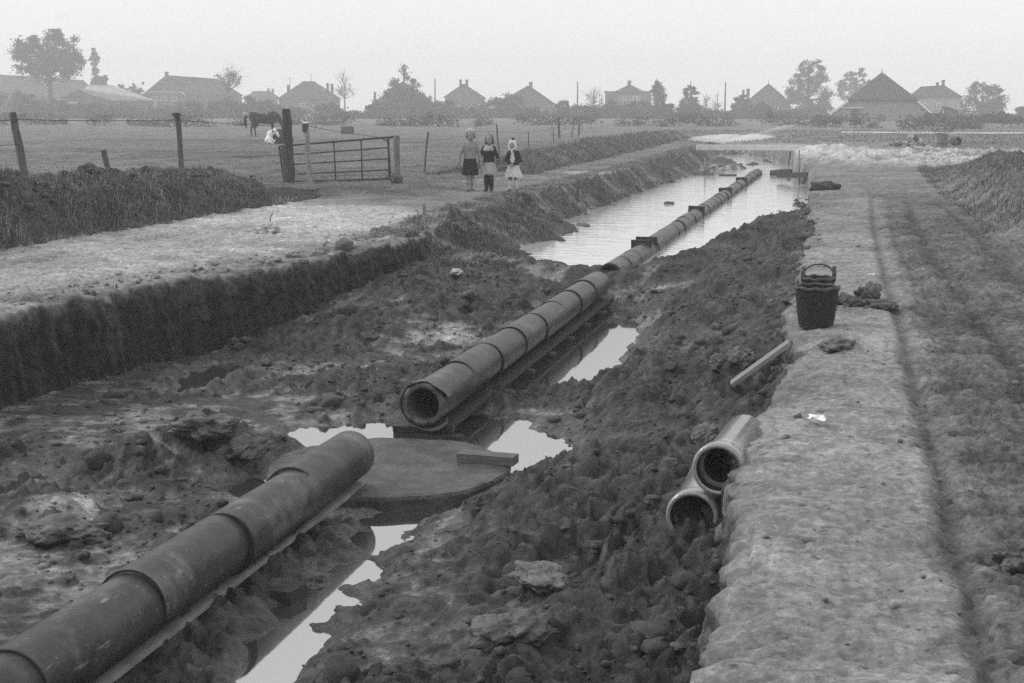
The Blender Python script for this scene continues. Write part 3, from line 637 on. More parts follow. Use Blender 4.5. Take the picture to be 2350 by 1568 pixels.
# ---- saddles set over the far pipe
def saddle(px, py, label, w=.30):
    # arch-cut board straddling the pipe crown
    D = None; zt = -.52 + .16
    p = at(px, py, zt + .02); y = p.y
    mb = MB(); pr = []; n = 10; r = .166
    zlo = math.sqrt(max(r * r - (w / 2) ** 2, 0)) if w / 2 < r else 0
    top = r + .05
    out = [(-w / 2, top), (w / 2, top)]
    arc = [(w / 2 * math.cos(math.pi * i / n), 0) for i in range(n + 1)]
    arc = [(x, math.sqrt(max(r * r - x * x, 0)) - (.035 if abs(x) > .8 * w / 2 else 0)) for x, _ in arc]
    poly = out[::-1][:0] + [(-w / 2, top), (-w / 2, arc[-1][1])] + arc[::-1][1:-1] + [(w / 2, arc[0][1]), (w / 2, top)]
    m = len(poly); vs = [(x, -.035, z) for x, z in poly] + [(x, .035, z) for x, z in poly]
    top_m = []
    fs = [(i, (i + 1) % m, m + (i + 1) % m, m + i) for i in range(m)]
    # faces: strips between arch and top edge
    fr = [(x, z) for x, z in poly]
    half = MB(); cols = sorted(set(round(x, 5) for x, z in poly))
    mb.add(vs, [tuple(reversed(range(m))), tuple(range(m, 2 * m))] + fs)
    o = mb.build('pipe_saddle', M_DARKWOOD, loc=(PX + random.uniform(-.01, .01), y, -.52), rot=(random.uniform(-.08, .08), random.uniform(-.06, .06), YAW * .5))
    return tag(o, label, 'saddle', 'wooden saddles set across the far pipe')
saddle(1468, 556, 'dark wooden saddle on the far pipe, closest of all to the dam', .32)
saddle(1483, 549, 'dark wooden saddle on the far pipe, just behind the closest one', .34)
saddle(1598, 477, 'dark wooden saddle about halfway along the far pipe', .34)
saddle(1665, 434, 'dark wooden saddle on the far pipe, next beyond the halfway one', .34)
saddle(1704, 410, 'dark wooden saddle nearest the far end of the pipe', .34)

# ---- round wooden lid between the near and middle runs, with a beam on it
LIDM = gmat('muddy_slab', .062, .75, 4, .6, .9, 22, spec=.5, stretch=(1, 1, 1), dist_=.03)
def lid():
    n = 90; R = .82; vs = []; fs = []; rings = [0.0, .2, .4, .6, .75, .88, .96, 1.0, 1.012, 1.0]
    for j, q in enumerate(rings):
        for k in range(n):
            a = 2 * math.pi * k / n; e = 1 + .012 * math.sin(a * 7) + .008 * math.sin(a * 19 + 1)
            x, y = R * q * math.cos(a) * e, R * q * math.sin(a) * e
            z = .0 if j < 7 else (-.008 if j == 7 else (-.03 if j == 8 else -.115))
            if j < 7: z += float(.012 * pn(np.array([x * 3.1]), np.array([y * 3.1]), 7)[0] + .008 * pn(np.array([x * 9.]), np.array([y * 9.]), 8)[0])
            vs.append((x, y, z))
    for j in range(len(rings) - 1):
        for k in range(n): k2 = (k + 1) % n; fs.append((j * n + k, (j + 1) * n + k, (j + 1) * n + k2, j * n + k2))
    fs.append(tuple((len(rings) - 1) * n + k for k in reversed(range(n))))
    m = MB(); m.add(vs, fs); return tag(m.build('round_slab', LIDM, loc=(LID.x, LID.y, -.70), smooth=False), 'round muddy slab lying flat between the near and middle pipe runs', 'slab')
lid()
a_ = at(1050, 1050, -.665); b_ = at(1180, 1060, -.665)
board('beam', a_ + Vector((0, .05, 0)), b_ + Vector((0, .05, 0)), .13, .06, M_WOOD, 'short squared beam lying on the right side of the round slab', 'beam')

# ---- two glazed pipes propped against the right bank
def glazed(a, b, label):
    a = Vector(a); b = Vector(b); d = b - a; ln = d.length; d.normalize()
    root = empty('glazed_pipe', a, 0, label, 'pipe', 'glazed stoneware pipes against the right bank')
    root.rotation_euler = d.to_track_quat('Y', 'Z').to_euler()
    R = .133; r = .112
    m = MB(); m.lathe([(R - .022, .0), (R - .012, -.008), (R, .0), (R + .003, .015), (R, .04), (R - .003, .10), (r + .006, .135), (r, .17), (r, ln), (r - .02, ln)], 40, 'y'); m.build('body', M_GLAZE, root, smooth=True)
    s = MB(); s.lathe([(r - .02, ln), (r - .022, .10), (r - .018, .095), (R - .028, .09), (R - .022, .0)], 40, 'y'); s.build('bore', M_GLAZE_IN, root, smooth=True)
    l = MB(); l.lathe([(r - .019, .093), (R - .029, .088), (R - .025, .05)], 40, 'y'); l.build('socket_seat', gmat('socket_clay', .16, .3, 20, .6, .2), root, smooth=True)
    return root
ga = at(1648, 1078, -.09); gb = at(1700, 1000, -.06); d_ = (gb - ga).normalized()
glazed(ga, ga + Vector((.10, .99, .015)).normalized() * .78, 'upper glazed stoneware pipe resting on another against the bank')
la = at(1588, 1186, -.345)
glazed(la, la + Vector((.02, .99, .03)).normalized() * 1.0, 'lower glazed stoneware pipe half bedded in mud below the bank')

# ---- baskets on the bank
def basket(px, py, rt, rb, h, label, handle, nst=26):
    p = hit(px, py); root = empty('wicker_basket', p, random.uniform(0, 6), label, 'basket', 'wicker baskets on the track edge')
    mat = gmat('dark_wicker', .03, .5, 30, .8, .6, 60)
    # woven wall: rows of withies passing in and out of the stakes
    rows = int(h / .018); seg = nst * 4; b = MB(); vs = []; fs = []
    prof = []
    for j in range(rows + 1):
        t = j / rows; z = .012 + (h - .02) * t; r = rb + (rt - rb) * (t ** .8)
        prof.append((z, r))
    for jj, (z, r) in enumerate(prof):
        for sub in (0, 1):
            for k in range(seg):
                a = 2 * math.pi * k / seg; wv = .006 * math.cos(nst * a + math.pi * jj) * (1 if sub == 0 else .2)
                rr = r + wv + (.006 if sub == 0 else -.002)
                vs.append((rr * math.cos(a), rr * math.sin(a), z + sub * .009))
    nr = len(prof) * 2
    for j in range(nr - 1):
        for k in range(seg):
            k2 = (k + 1) % seg; fs.append((j * seg + k, j * seg + k2, (j + 1) * seg + k2, (j + 1) * seg + k))
    b.add(vs, fs); b.add([(x * .93, y * .93, z) for x, y, z in vs], [tuple(reversed(f)) for f in fs])
    b.build('woven_wall', mat, root, smooth=True)
    bt = MB(); bt.lathe([(0.001, .02), (rb, .02), (rb, .0), (.001, .0)], 32); bt.build('base', mat, root)
    rm = MB(); pts = [(rt * 1.02 * math.cos(2 * math.pi * k / 40), rt * 1.02 * math.sin(2 * math.pi * k / 40), h + .006 * math.sin(k * 1.3)) for k in range(41)]
    rm.tube(pts, .013, 8, cap=False); rm.build('rim', gmat('wicker_rim', .07, .5, 30, .8, .5), root, smooth=True)
    if handle:
        hm = MB(); n = 16; hr = rt * 1.0
        pts = [(hr * math.cos(math.pi * k / n), 0, h + .02 + handle * math.sin(math.pi * k / n)) for k in range(n + 1)]
        ho = hm.tube(pts, .007, 6); hb = hm.build('bail_handle', gmat('wire_handle', .05, .3, 20, .6, .1), root, rot=(0, 0, -root.rotation_euler[2] + YAW + .1), smooth=True)
        for sgn in (-1, 1):
            e = MB(); e.tube([(sgn * hr, 0, h - .03), (sgn * hr * 1.02, 0, h + .03), (sgn * hr * 1.0, 0, h + .10)], [.018, .02, .016], 8)
            e.build('handle_lug', gmat('wicker_rim', .07), root, rot=(0, 0, -root.rotation_euler[2] + YAW + .1), smooth=True)
    return root
basket(1872, 752, .165, .128, .315, 'front dark wicker basket without handle at the edge of the track', 0)
basket(1876, 703, .136, .10, .24, 'rear dark basket with thin bail handle, behind a larger basket', .10)

# ---- leaning plank, lumps, litter
pa = hit(1679, 893); pb = at(1812, 786, .03)
board('plank', pa + Vector((0, 0, .03)), pb, .17, .03, gmat('plank_timber', .22, .35, 5, .85, .4, 18, stretch=(8, 1, 8)), 'pale plank leaning from the mud onto the right bank', 'plank')
def lump(px, py, r, label, mat, seed, name='clod', cat='clod', sink=.3, group=None, shag=0, rgh=.45):
    rn = random.Random(seed); p = hit(px, py); bm = bmesh.new(); bmesh.ops.create_icosphere(bm, subdivisions=5, radius=1)
    co = np.array([v.co[:] for v in bm.verts])
    d = pn(co[:, 0] * 1.3 + seed, co[:, 1] * 1.3 + co[:, 2] * .9, seed) * rgh + pn(co[:, 0] * 3 + co[:, 2] * 2, co[:, 1] * 3 + seed - co[:, 2], seed + 1) * rgh * .55 + np.abs(pn(co[:, 0] * 7 + co[:, 2] * 5, co[:, 1] * 7 - co[:, 2] * 4, seed + 2)) * rgh * .35 + np.abs(pn(co[:, 0] * 15 + co[:, 2] * 11, co[:, 1] * 15 - co[:, 2] * 9, seed + 3)) * rgh * .22 + pn(co[:, 0] * 33 + co[:, 2] * 21, co[:, 1] * 33 - co[:, 2] * 19, seed + 4) * rgh * .09
    for v, k in zip(bm.verts, d): v.co = v.co * (1 + k); v.co.x *= r[0]; v.co.y *= r[1]; v.co.z *= r[2]
    me = bpy.data.meshes.new(name); bm.to_mesh(me); bm.free(); me.materials.append(mat); me.polygons.foreach_set('use_smooth', [True] * len(me.polygons))
    o = bpy.data.objects.new(name, me); COL.objects.link(o); o.location = p + Vector((0, 0, r[2] * (1 - sink * 2))); o.rotation_euler = (0, 0, rn.uniform(0, 6)); return tag(o, label, cat, group)
M_CLAY = gmat('drier_clay', .14, .45, 9, .8, .9, 18, dist_=.03)
lump(1918, 800, (.15, .11, .055), 'rounded clay lump on the track just in front of the baskets', M_CLAY, 3)
lump(1185, 1462, (.15, .11, .07), 'large dark clod on the near mud slope', M_MUD, 5)
lump(1620, 1010, (.09, .07, .06), 'pale clod on the mud slope above the glazed pipes', M_CLAY, 9)
lump(1700, 838, (.10, .09, .08), 'rounded clod on the mud beside the leaning plank', M_CLAY, 12)
lump(1655, 845, (.08, .08, .07), 'small round clod left of the leaning plank', M_MUD, 14)
lump(1238, 1350, (.13, .10, .05), 'flat pale clod in the middle of the near slope', M_CLAY, 15)
lump(140, 1240, (.22, .16, .08), 'big torn clod on the left trench floor near the frame edge', M_MUD, 17)
lump(470, 1000, (.2, .16, .08), 'big mud lump on the floor left of the round slab', M_MUD, 18)
lump(560, 1040, (.17, .13, .07), 'dark mud lump close to the near pipe end', M_MUD, 19)
lump(1890, 437, (.28, .3, .13), 'dark tussock at the edge of the far bank above the pond', gmat('tussock', .05, .5, 8, .9, .8, 20), 20, 'tussock', 'tussock')
lump(2348, 1300, (.10, .09, .06), 'dark clod on the track at the right frame edge', M_MUD, 21)
# rubbish heap behind the baskets: sods, pale scraps
for i, (x, y, r) in enumerate(((1940, 700, (.10, .08, .05)), (1988, 695, (.08, .07, .08)), (2005, 708, (.12, .07, .035)), (2040, 712, (.07, .06, .03)), (2000, 670, (.06, .05, .05)))):
    lump(x, y, r, 'torn sod in the little heap right of the baskets, ' + ['leftmost', 'tall middle one', 'low front one', 'rightmost', 'small top one'][i], [M_CLAY, M_MUD][i % 2], 30 + i, 'sod', 'sod', .25, 'sods heaped right of the baskets', rgh=.7)
def scrap(px, py, w, label, z=.02, tone='paper'):
    p = hit(px, py); mb = MB(); n = 6; rn = random.Random(px); vs = []; fs = []
    for i in range(n):
        for j in range(n):
            vs.append(((i / (n - 1) - .5) * w + rn.uniform(-.1, .1) * w, (j / (n - 1) - .5) * w * .8 + rn.uniform(-.1, .1) * w, rn.uniform(0, .28) * w))
    for i in range(n - 1):
        for j in range(n - 1): fs.append((i * n + j, (i + 1) * n + j, (i + 1) * n + j + 1, i * n + j + 1))
    mb.add(vs, fs); mb.add([(x, y, zz - .002) for x, y, zz in vs], [tuple(reversed(f)) for f in fs])
    return tag(mb.build('paper_scrap', gmat('paper', .78, .1, 8, .9, 0), loc=p + Vector((0, 0, z))), label, 'paper scrap')
scrap(1872, 975, .09, 'crumpled white paper scrap on the track')
scrap(2003, 648, .10, 'white scrap on top of the sod heap by the baskets', .06)
scrap(1932, 700, .06, 'small white scrap beside the front basket')
lump(1048, 637, (.09, .07, .04), 'pale flat stone on the mud near the dam', gmat('pale_stone', .45, .2, 10, .9, .3), 41, 'stone', 'stone', .2)
# crumpled bag on the sandy strip
lump(618, 538, (.16, .13, .08), 'crumpled pale bag lying on the sandy strip', gmat('pale_bag', .48, .35, 14, .9, .6), 44, 'crumpled_bag', 'bag', .15, rgh=.8)
p = hit(622, 520); t = MB(); t.tube([(0, 0, 0), (-.02, .02, .10), (.03, 0, .2)], [.012, .010, .006], 6); tag(t.build('twig', M_WOOD, loc=p), 'short twig standing up by the crumpled bag', 'twig')
for (x, y, w, l) in ((2440, 1568, 0, 0),): pass

# ================================================================ fences, gate
M_POST = gmat('weathered_post', .10, .5, 7, .9, .8, 25, stretch=(4, 4, .8))
M_POSTP = gmat('pale_post', .26, .5, 7, .9, .8, 25, stretch=(4, 4, .8))
M_IRON = gmat('rusty_iron', .045, .4, 15, .7, .3)
M_WIRE = gmat('fence_wire', .06, .2, 10, .7, 0)
def post(top, bot, w, label, name='fence_post', mat=None, seg=9, base=None, group='fence posts', D=None, cat='post', sq=False):
    """post between two seen ends; stands at the ground point under its foot"""
    b = base if base is not None else (hit(*bot) if D is None else atd(bot[0], bot[1], D))
    Dd = dist(b); t = atd(top[0], top[1], Dd)
    g = H(b.x, b.y)
    ax = t - b; n = 7; pts = []; rad = []
    low = b - ax.normalized() * max(.25, (b.z - g) / max(ax.normalized().z, .3) + .2)
    for i in range(n + 1):
        f = i / n; q = low + (t - low) * f
        pts.append(q - b + Vector((random.uniform(-.01, .01), random.uniform(-.01, .01), 0)) * (0 < i < n)); rad.append(w / 2 * (1.08 - .14 * f) * random.uniform(.94, 1.05))
    mb = MB(); mb.tube(pts, rad, 4 if sq else seg, jit=.0 if sq else .07)
    o = mb.build(name, mat or M_POST, loc=b, smooth=False); return tag(o, label, cat, group)
def wire(pts, label, r=.005, sag=.02, barbs=True, group='fence wires'):
    pts = [Vector(p) for p in pts]; o0 = pts[0]; q = []; mb = MB()
    for i in range(len(pts) - 1):
        n = 12
        for k in range(n + (i == len(pts) - 2)):
            f = k / n; p = pts[i].lerp(pts[i + 1], f); q.append(p - o0 + Vector((0, 0, -4 * sag * f * (1 - f) + random.uniform(-.004, .004))))
    mb.tube(q, r, 5)
    if barbs:
        for i in range(len(q) - 1):
            L_ = (q[i + 1] - q[i]).length
            for k in range(int(L_ / .15)):
                p = q[i].lerp(q[i + 1], (k + .5) / max(1, int(L_ / .15))); d = Vector((random.uniform(-1, 1), random.uniform(-1, 1), random.uniform(-1, 1))).normalized() * .02
                mb.tube([p - d, p + d], r * .6, 3)
    return tag(mb.build('fence_wire', M_WIRE, loc=o0), label, 'wire', group)
# left fence behind the spoil ridge
PA = post((29, 258), (55, 392), .125, 'dark leaning post at the far left, behind the spoil ridge', D=22.5, group='posts of the pasture fence')
PB = post((237, 344), (251, 408), .085, 'short leaning post stub rising behind the spoil ridge', D=22.5, group='posts of the pasture fence')
PC = post((406, 262), (417, 385), .105, 'rough barked post with wire looped at its top, behind the ridge', D=27.0, group='posts of the pasture fence')
# loop of wire at the top of that post
lp = atd(405, 266, 26.95); m = MB(); m.tube([(.09 * math.cos(a * .5) * (1 - a * .02), .07 * math.sin(a * .5), .05 * math.sin(a * .37)) for a in range(26)], .012, 5); tag(m.build('wire_coil', M_IRON, loc=lp), 'dark coil of wire hung on the rough barked post', 'wire')
GP = post((656, 250), (667, 420), .215, 'massive squared dark gatepost standing in front of the horse', 'gate_post', gmat('gatepost_timber', .06, .5, 6, .9, .8, 25, stretch=(4, 4, .6)), 12, group='posts of the field gate')
post((651, 338), (657, 416), .15, 'thin strut post just left of the massive gatepost', 'gate_post', None, D=dist(GP.location) + .25, group='posts of the field gate')
WP = post((702, 284), (712, 424), .115, 'slim pale post with dark white-topped head in front of the gate', 'gate_post', M_POSTP, group='posts of the field gate')
wtp = atd(701, 283, dist(WP.location)); m = MB(); m.tube([(0, 0, -.20), (-.01, 0, -.10), (0, 0, 0)], [.06, .085, .075], 9, jit=.1); hd = m.build('post_head', M_POST, loc=wtp); hd.parent = WP; hd.location = wtp - WP.location
m = MB(); m.tube([(0, 0, 0), (0, 0, .03)], [.076, .06], 9); cp = m.build('white_cap', gmat('chalk_white', .7, .1), loc=(0, 0, 0)); cp.parent = hd
RP_ = post((910, 313), (911, 421), .15, 'thick weathered post at the latch end of the gate', 'gate_post', gmat('grey_post', .17, .5, 7, .9, .8, 25, stretch=(4, 4, .8)), group='posts of the field gate')
lump(911, 421, (.11, .11, .13), 'dark stump at the foot of the latch post', M_POST, 51, 'stump', 'stump', .2)
# iron field gate
gd = dist(GP.location) + .45
gate = empty('field_gate', atd(766, 414, gd), 0, 'rusty iron bar gate between the massive gatepost and the latch post', 'gate')
g0 = gate.location.copy()
def GPt(x, y): return atd(x, y, gd) - g0
def gbar(name, a, b, w): mb = MB(); mb.tube([GPt(*a), GPt(*b)], w / 2, 8); return mb.build(name, M_IRON, gate, smooth=True)
for i, (yl, yr) in enumerate(((336, 315.5), (357, 339), (379, 364.5), (401, 390))): gbar('rail', (640.5 + i * 3.2, yl), (893 if i else 914, yr if i else 313.5), .045 if i == 0 else .032)
gbar('bottom_rail', (652, 417.5), (897, 410.5), .04)
gbar('end_stile', (640, 336), (652, 418), .05); gbar('end_stile', (890.5, 315), (895, 412), .06)
gbar('upright', (766, 327.5), (770.5, 414), .036); gbar('upright', (828.5, 321.5), (831.5, 412), .036)
gbar('brace', (877, 317.5), (891, 327), .025); gbar('brace', (881, 411), (894, 400), .025); gbar('brace', (649, 335), (643, 346), .025)
# thin stakes along the pasture
STAKES = [((983, 303), (973, 398), .055, 'thin leaning stake right of the gate'), ((1082.5, 297), (1083, 372), .06, 'dark stake rising just behind the head of the tallest child'),
      ((1139.5, 288), (1146, 356), .06, 'tall dark stake behind the two right-hand children'), ((1213, 303), (1213, 337), .06, 'short stake right of the children'),
      ((1266.5, 281), (1266.5, 311), .045, 'thin stake close left of the stout post on the ridge'), ((1270.5, 292), (1270, 328), .05, 'pale-topped stake before the stout post on the ridge'),
      ((1282, 270), (1283, 318), .15, 'stout dark post on the grassy ridge'), ((1297.5, 283), (1296, 301), .05, 'small stake just right of the stout post'),
      ((1318, 271.5), (1312, 316), .075, 'leaning stake farther right on the grassy ridge'), ((1328.5, 286), (1327.5, 314), .10, 'dark post of a close pair on the ridge'),
      ((1331.5, 280), (1331, 308), .05, 'thinner post of a close pair on the ridge'), ((1335, 285), (1338, 299), .05, 'short slanting stake right of the close pair'),
      ((1354.5, 281), (1355, 297), .05, 'last small stake along the grassy ridge'), ((1326.5, 426), (1325.5, 463), .06, 'dark peg on the grassy pond bank'),
      ((1535, 345), (1534, 357), .05, 'tiny peg on the far pond bank'), ((973, 468), (973, 517), .06, 'pale survey peg at the end of the sandy strip')]
SO = []
for (t, b, w, l) in STAKES: SO.append(post(t, b, w, l, 'fence_stake', M_POSTP if 'pale survey' in l else M_POST, 7, group='thin stakes along the pasture and pond', cat='stake'))
def near_top(o, px, py): return atd(px, py, dist(o.location))
wire([atd(-60, 274, 21.5), atd(35, 274, 22.4), atd(408, 275.5, 26.9), atd(660, 290, dist(GP.location) - .1)], 'upper barbed wire running behind the spoil ridge to the gatepost', .006)
wire([atd(-60, 332, 21.5), atd(43, 331, 22.4)], 'lower wire stub on the far left leaning post', .006)
wire([atd(533, 359, 30.5), atd(645, 355, dist(GP.location))], 'lower wire reaching the massive gatepost from the left', .005)
wire([near_top(RP_, 915, 327), near_top(SO[0], 981, 325), near_top(SO[1], 1082, 308)], 'wire from the latch post past the leaning stake', .005)
wire([near_top(SO[1], 1083, 301), near_top(SO[2], 1140, 302), near_top(SO[3], 1213, 306), near_top(SO[6], 1282, 292)], 'wire strung behind the children to the stout post', .005)
wire([near_top(WP, 706, 289), atd(800, 305, 48), atd(905, 318, dist(RP_.location))], 'slack wire behind the gate', .005)
for i, (t, b) in enumerate((((782, 284), (783, 302)),)): pass
tag(post((725.5, 286), (720, 305), .06, 'thin leaning stake out in the pasture behind the gate', 'fence_stake', None, 7, cat='stake', group='thin stakes along the pasture and pond'))
# wooden box in the pasture
pb_ = hit(798, 308); tr = empty('feed_box', pb_, YAW, 'dark wooden feed box out in the pasture', 'box')
for (x0, x1, y0, y1, z0, z1) in ((-.42, .42, -.25, -.21, 0, .5), (-.42, .42, .21, .25, 0, .5), (-.42, -.38, -.209, .209, 0, .5), (.38, .42, -.209, .209, 0, .5), (-.38, .38, -.209, .209, .08, .1)):
    MB().box(x0, x1, y0, y1, z0, z1).build('side_board', M_POST, tr)

# ================================================================ people
M_SKIN = gmat('skin', .25, .08, 8, .6, 0)
def cloth(nm, v): return gmat(nm, v, .18, 14, .95, .4, 60)
def person(px, py, hgt, label, spec):
    p = hit(px, py); p.z = H(p.x, p.y); root = empty('person', p, YAW + spec.get('turn', 0), label, 'person', 'three children on the grass by the pond')
    k = hgt / 1.25
    root.scale = (k, k, k)
    V3 = Vector; hips = .60
    sh = spec['arms']
    b = MB()
    def capsule(mb, pts, rad): 
        mb.tube(pts, rad, 12)
        for q, r in zip(pts, rad):
            r_ = r if not hasattr(r, '__len__') else (r[0] + r[1]) / 2
            mb.ell(q, (r_, r_, r_), 10, 6)
    hz = 1.135; hx, hy = spec.get('head', (0, 0))
    b.ell((hx, hy, hz), (.074, .088, .108), 16, 12); b.ell((hx, hy - .03, hz - .055), (.055, .062, .055), 12, 8)
    b.ell((hx, hy - .092, hz - .012), (.012, .018, .018), 8, 6)                                   # nose
    for s_ in (-1, 1): b.ell((hx + s_ * .074, hy + .005, hz - .01), (.012, .02, .028), 8, 6)     # ears
    capsule(b, [V3((0, .012, .94)), V3((hx * .6, .008, 1.06))], [.042, .038])
    b.tube([V3((0, 0, hips - .04)), V3((0, 0, .66)), V3((0, .005, .76)), V3((0, 0, .88)), V3((0, .005, .955)), V3((0, .008, .985))], [(.105, .08), (.118, .088), (.10, .075), (.115, .08), (.105, .065), (.05, .045)], 16)
    for s_, A in zip((-1, 1), sh):
        pts = [V3((s_ * .115, .008, .945))] + [V3(q) for q in A]
        capsule(b, pts, [.036, .031, .023])
        w = pts[-1]; d = (pts[-1] - pts[-2]).normalized(); hand = w + d * .05
        sd = d.cross(V3((0, -1, .2))).normalized(); nn = d.cross(sd).normalized()
        b.tube([w, hand], [(.024, .014), (.032, .014)], 10)
        for fi in range(4):
            o0 = hand + sd * (-.024 + .016 * fi) - d * .006; lf = (.04, .048, .045, .034)[fi]
            b.tube([o0, o0 + d * lf * .6 + nn * .006, o0 + d * lf + nn * .02], [.0078, .0072, .006], 6)
        th = w + d * .02 + sd * .026
        b.tube([th, th + (d + sd * .6).normalized() * .03, th + (d * 1.2 + sd * .3).normalized() * .055], [.010, .009, .007], 6)
    for s_, A in zip((-1, 1), spec['legs']):
        pts = [V3((s_ * .058, 0, hips)), V3(A[0]), V3(A[1])]; capsule(b, pts, [.064, .046, .030])
        mid_ = pts[1].lerp(pts[2], .3) + V3((0, .012, 0)); b.ell(mid_, (.042, .046, .075), 10, 8)
        f0 = pts[2]; b.tube([f0 + V3((0, .025, -.035)), f0 + V3((s_ * .01, -.06, -.04)), f0 + V3((s_ * .02, -.115, -.045))], [(.03, .026), (.034, .022), (.026, .013)], 10)
    remeshed(b, 'body', M_SKIN, .0085, root, smooth_it=3)
    for s_ in (-1, 1): MB().ell((hx + s_ * .030, hy - .080, hz + .012), (.011, .008, .007), 8, 6).build('eye', gmat('eye_dark', .02, .1), root, smooth=True)
    MB().ell((hx, hy - .084, hz - .058), (.022, .008, .006), 8, 6).build('mouth', gmat('lips', .2, .1), root, smooth=True)
    # hair: a cap of strands
    hm = cloth(*spec['hair']); h = MB()
    h.ell((hx, hy + .026, hz + .025), (.084, .088, .096), 16, 10)
    ln = spec.get('hair_len', .12)
    for a in range(26):
        an = math.radians(-25 + 230 * a / 25); x = hx + .082 * math.cos(an); y = hy + .02 + .086 * math.sin(an)
        h.tube([(x * .9, y, hz + .06), (x + .01 * math.cos(an), y, hz - .02), (x + .012 * math.cos(an), y + .004, hz - ln - random.uniform(0, .02))], [.014, .013, .007], 6)
    hr = remeshed(h, 'hair', hm, .011, root, smooth_it=2)
    # jumper: torso and sleeves, one knitted skin
    j = MB(); j.tube([V3((0, 0, .61)), V3((0, 0, .70)), V3((0, .004, .80)), V3((0, 0, .89)), V3((0, .006, .955)), V3((0, .008, 1.0))], [(.128, .098), (.124, .094), (.122, .092), (.136, .096), (.122, .08), (.056, .052)], 20)
    if spec.get('split'):
        j2 = MB()
        j2.tube([V3((0, 0, .885)), V3((0, 0, .905)), V3((0, .006, .957)), V3((0, .008, 1.005))], [(.139, .099), (.138, .098), (.126, .083), (.058, .054)], 20); tg = j2
    if spec.get('front'):
        fr = MB(); fr.tube([V3((0, -.018, .62)), V3((0, -.018, .75)), V3((0, -.018, .88)), V3((0, -.014, .97))], [(.09, .084), (.085, .082), (.085, .084), (.06, .062)], 18)
        remeshed(fr, 'jacket_front', cloth(*spec['front']), .011, root, smooth_it=3)
    sl = MB()
    for s_, A in zip((-1, 1), sh):
        pts = [V3((s_ * .105, .008, .95))] + [V3(q) for q in A]; pts[-1] = pts[-1].lerp(pts[-2], .06)
        capsule(sl if spec.get('sleeve') else j, pts, [.050, .044, .036])
    jo = remeshed(j, 'jumper', cloth(*spec['top']), .010, root, smooth_it=3)
    if spec.get('sleeve'): remeshed(sl, 'sleeves', cloth(*spec['sleeve']), .010, root, smooth_it=3)
    if spec.get('split'): remeshed(j2, 'yoke', cloth(*spec['split']), .010, root, smooth_it=2)
    # pleated skirt
    sk = MB(); rows = 10; seg = 72; z1, z0 = spec['skirt_z']; w0, w1 = spec['skirt_w']; vs = []; fs = []
    for i in range(rows + 1):
        t = i / rows; z = z1 + (z0 - z1) * t; rx = w0 + (w1 - w0) * t ** spec.get('flare', .9)
        for q in range(seg):
            a = 2 * math.pi * q / seg; pl = 1 + .055 * t * math.sin(a * spec.get('pleats', 16)) + .05 * t * math.sin(a * 5 + 1)
            vs.append((rx * pl * math.cos(a), rx * .78 * pl * math.sin(a), z + .008 * t * math.sin(a * 3)))
    for i in range(rows):
        for q in range(seg): q2 = (q + 1) % seg; fs.append((i * seg + q, (i + 1) * seg + q, (i + 1) * seg + q2, i * seg + q2))
    sk.add(vs, fs); sk.add([(x * .96, y * .96, z) for x, y, z in vs], [tuple(reversed(f)) for f in fs]); sk.build('skirt', cloth(*spec['skirt']), root, smooth=True)
    for s_, A in zip((-1, 1), spec['legs']):
        kn, an = V3(A[0]), V3(A[1])
        if spec.get('boot'):
            m = MB(); capsule(m, [kn.lerp(an, .08), kn.lerp(an, .5), an], [.062, .058, .045]); f0 = an
            m.tube([f0 + V3((0, .03, -.03)), f0 + V3((s_ * .01, -.06, -.038)), f0 + V3((s_ * .02, -.13, -.045))], [(.042, .034), (.045, .03), (.036, .02)], 12)
            remeshed(m, 'boot', gmat('rubber_boot', .02, .2, 10, .5, .1), .012, root, smooth_it=3)
        else:
            if spec.get('sock'):
                m = MB(); capsule(m, [kn.lerp(an, spec['sock'][1]), kn.lerp(an, .6), an], [.045, .043, .034]); remeshed(m, 'sock', cloth('sock_' + str(spec['sock'][0]), spec['sock'][0]), .011, root, smooth_it=2)
            m = MB(); f0 = an
            m.tube([f0 + V3((0, .035, -.028)), f0 + V3((s_ * .008, -.05, -.036)), f0 + V3((s_ * .02, -.13, -.045))], [(.038, .034), (.043, .03), (.034, .018)], 12)
            remeshed(m, 'shoe', gmat('shoe_' + str(spec['shoe']), spec['shoe'], .2, 10, .6, .1), .012, root, smooth_it=2)
    if spec.get('scarf'):
        m = MB(); m.ell((hx, hy + .02, hz + .02), (.099, .098, .112), 18, 12)
        m.tube([(hx - .09, hy - .01, hz + .0), (hx - .078, hy - .04, hz - .08), (hx - .01, hy - .075, hz - .125)], [.026, .028, .022], 8)
        m.tube([(hx + .09, hy - .01, hz + .0), (hx + .078, hy - .04, hz - .08), (hx + .01, hy - .075, hz - .125)], [.026, .028, .022], 8)
        m.tube([(hx, hy - .07, hz - .12), (hx + .01, hy - .09, hz - .2)], [.024, .03], 8)
        so = remeshed(m, 'headscarf', cloth(*spec['scarf']), .010, root, smooth_it=2)
    if spec.get('knob'): MB().ell((hx + .01, hy, hz + .14), (.04, .035, .035), 10, 8).build('hair_bow', cloth('bow', .02), root, smooth=True)
    if spec.get('cap'):
        m = MB(); m.ell((hx, hy + .03, hz + .075), (.092, .09, .06), 16, 8); m.build('knitted_cap', cloth('light_cap', .40), root, smooth=True)
    return root
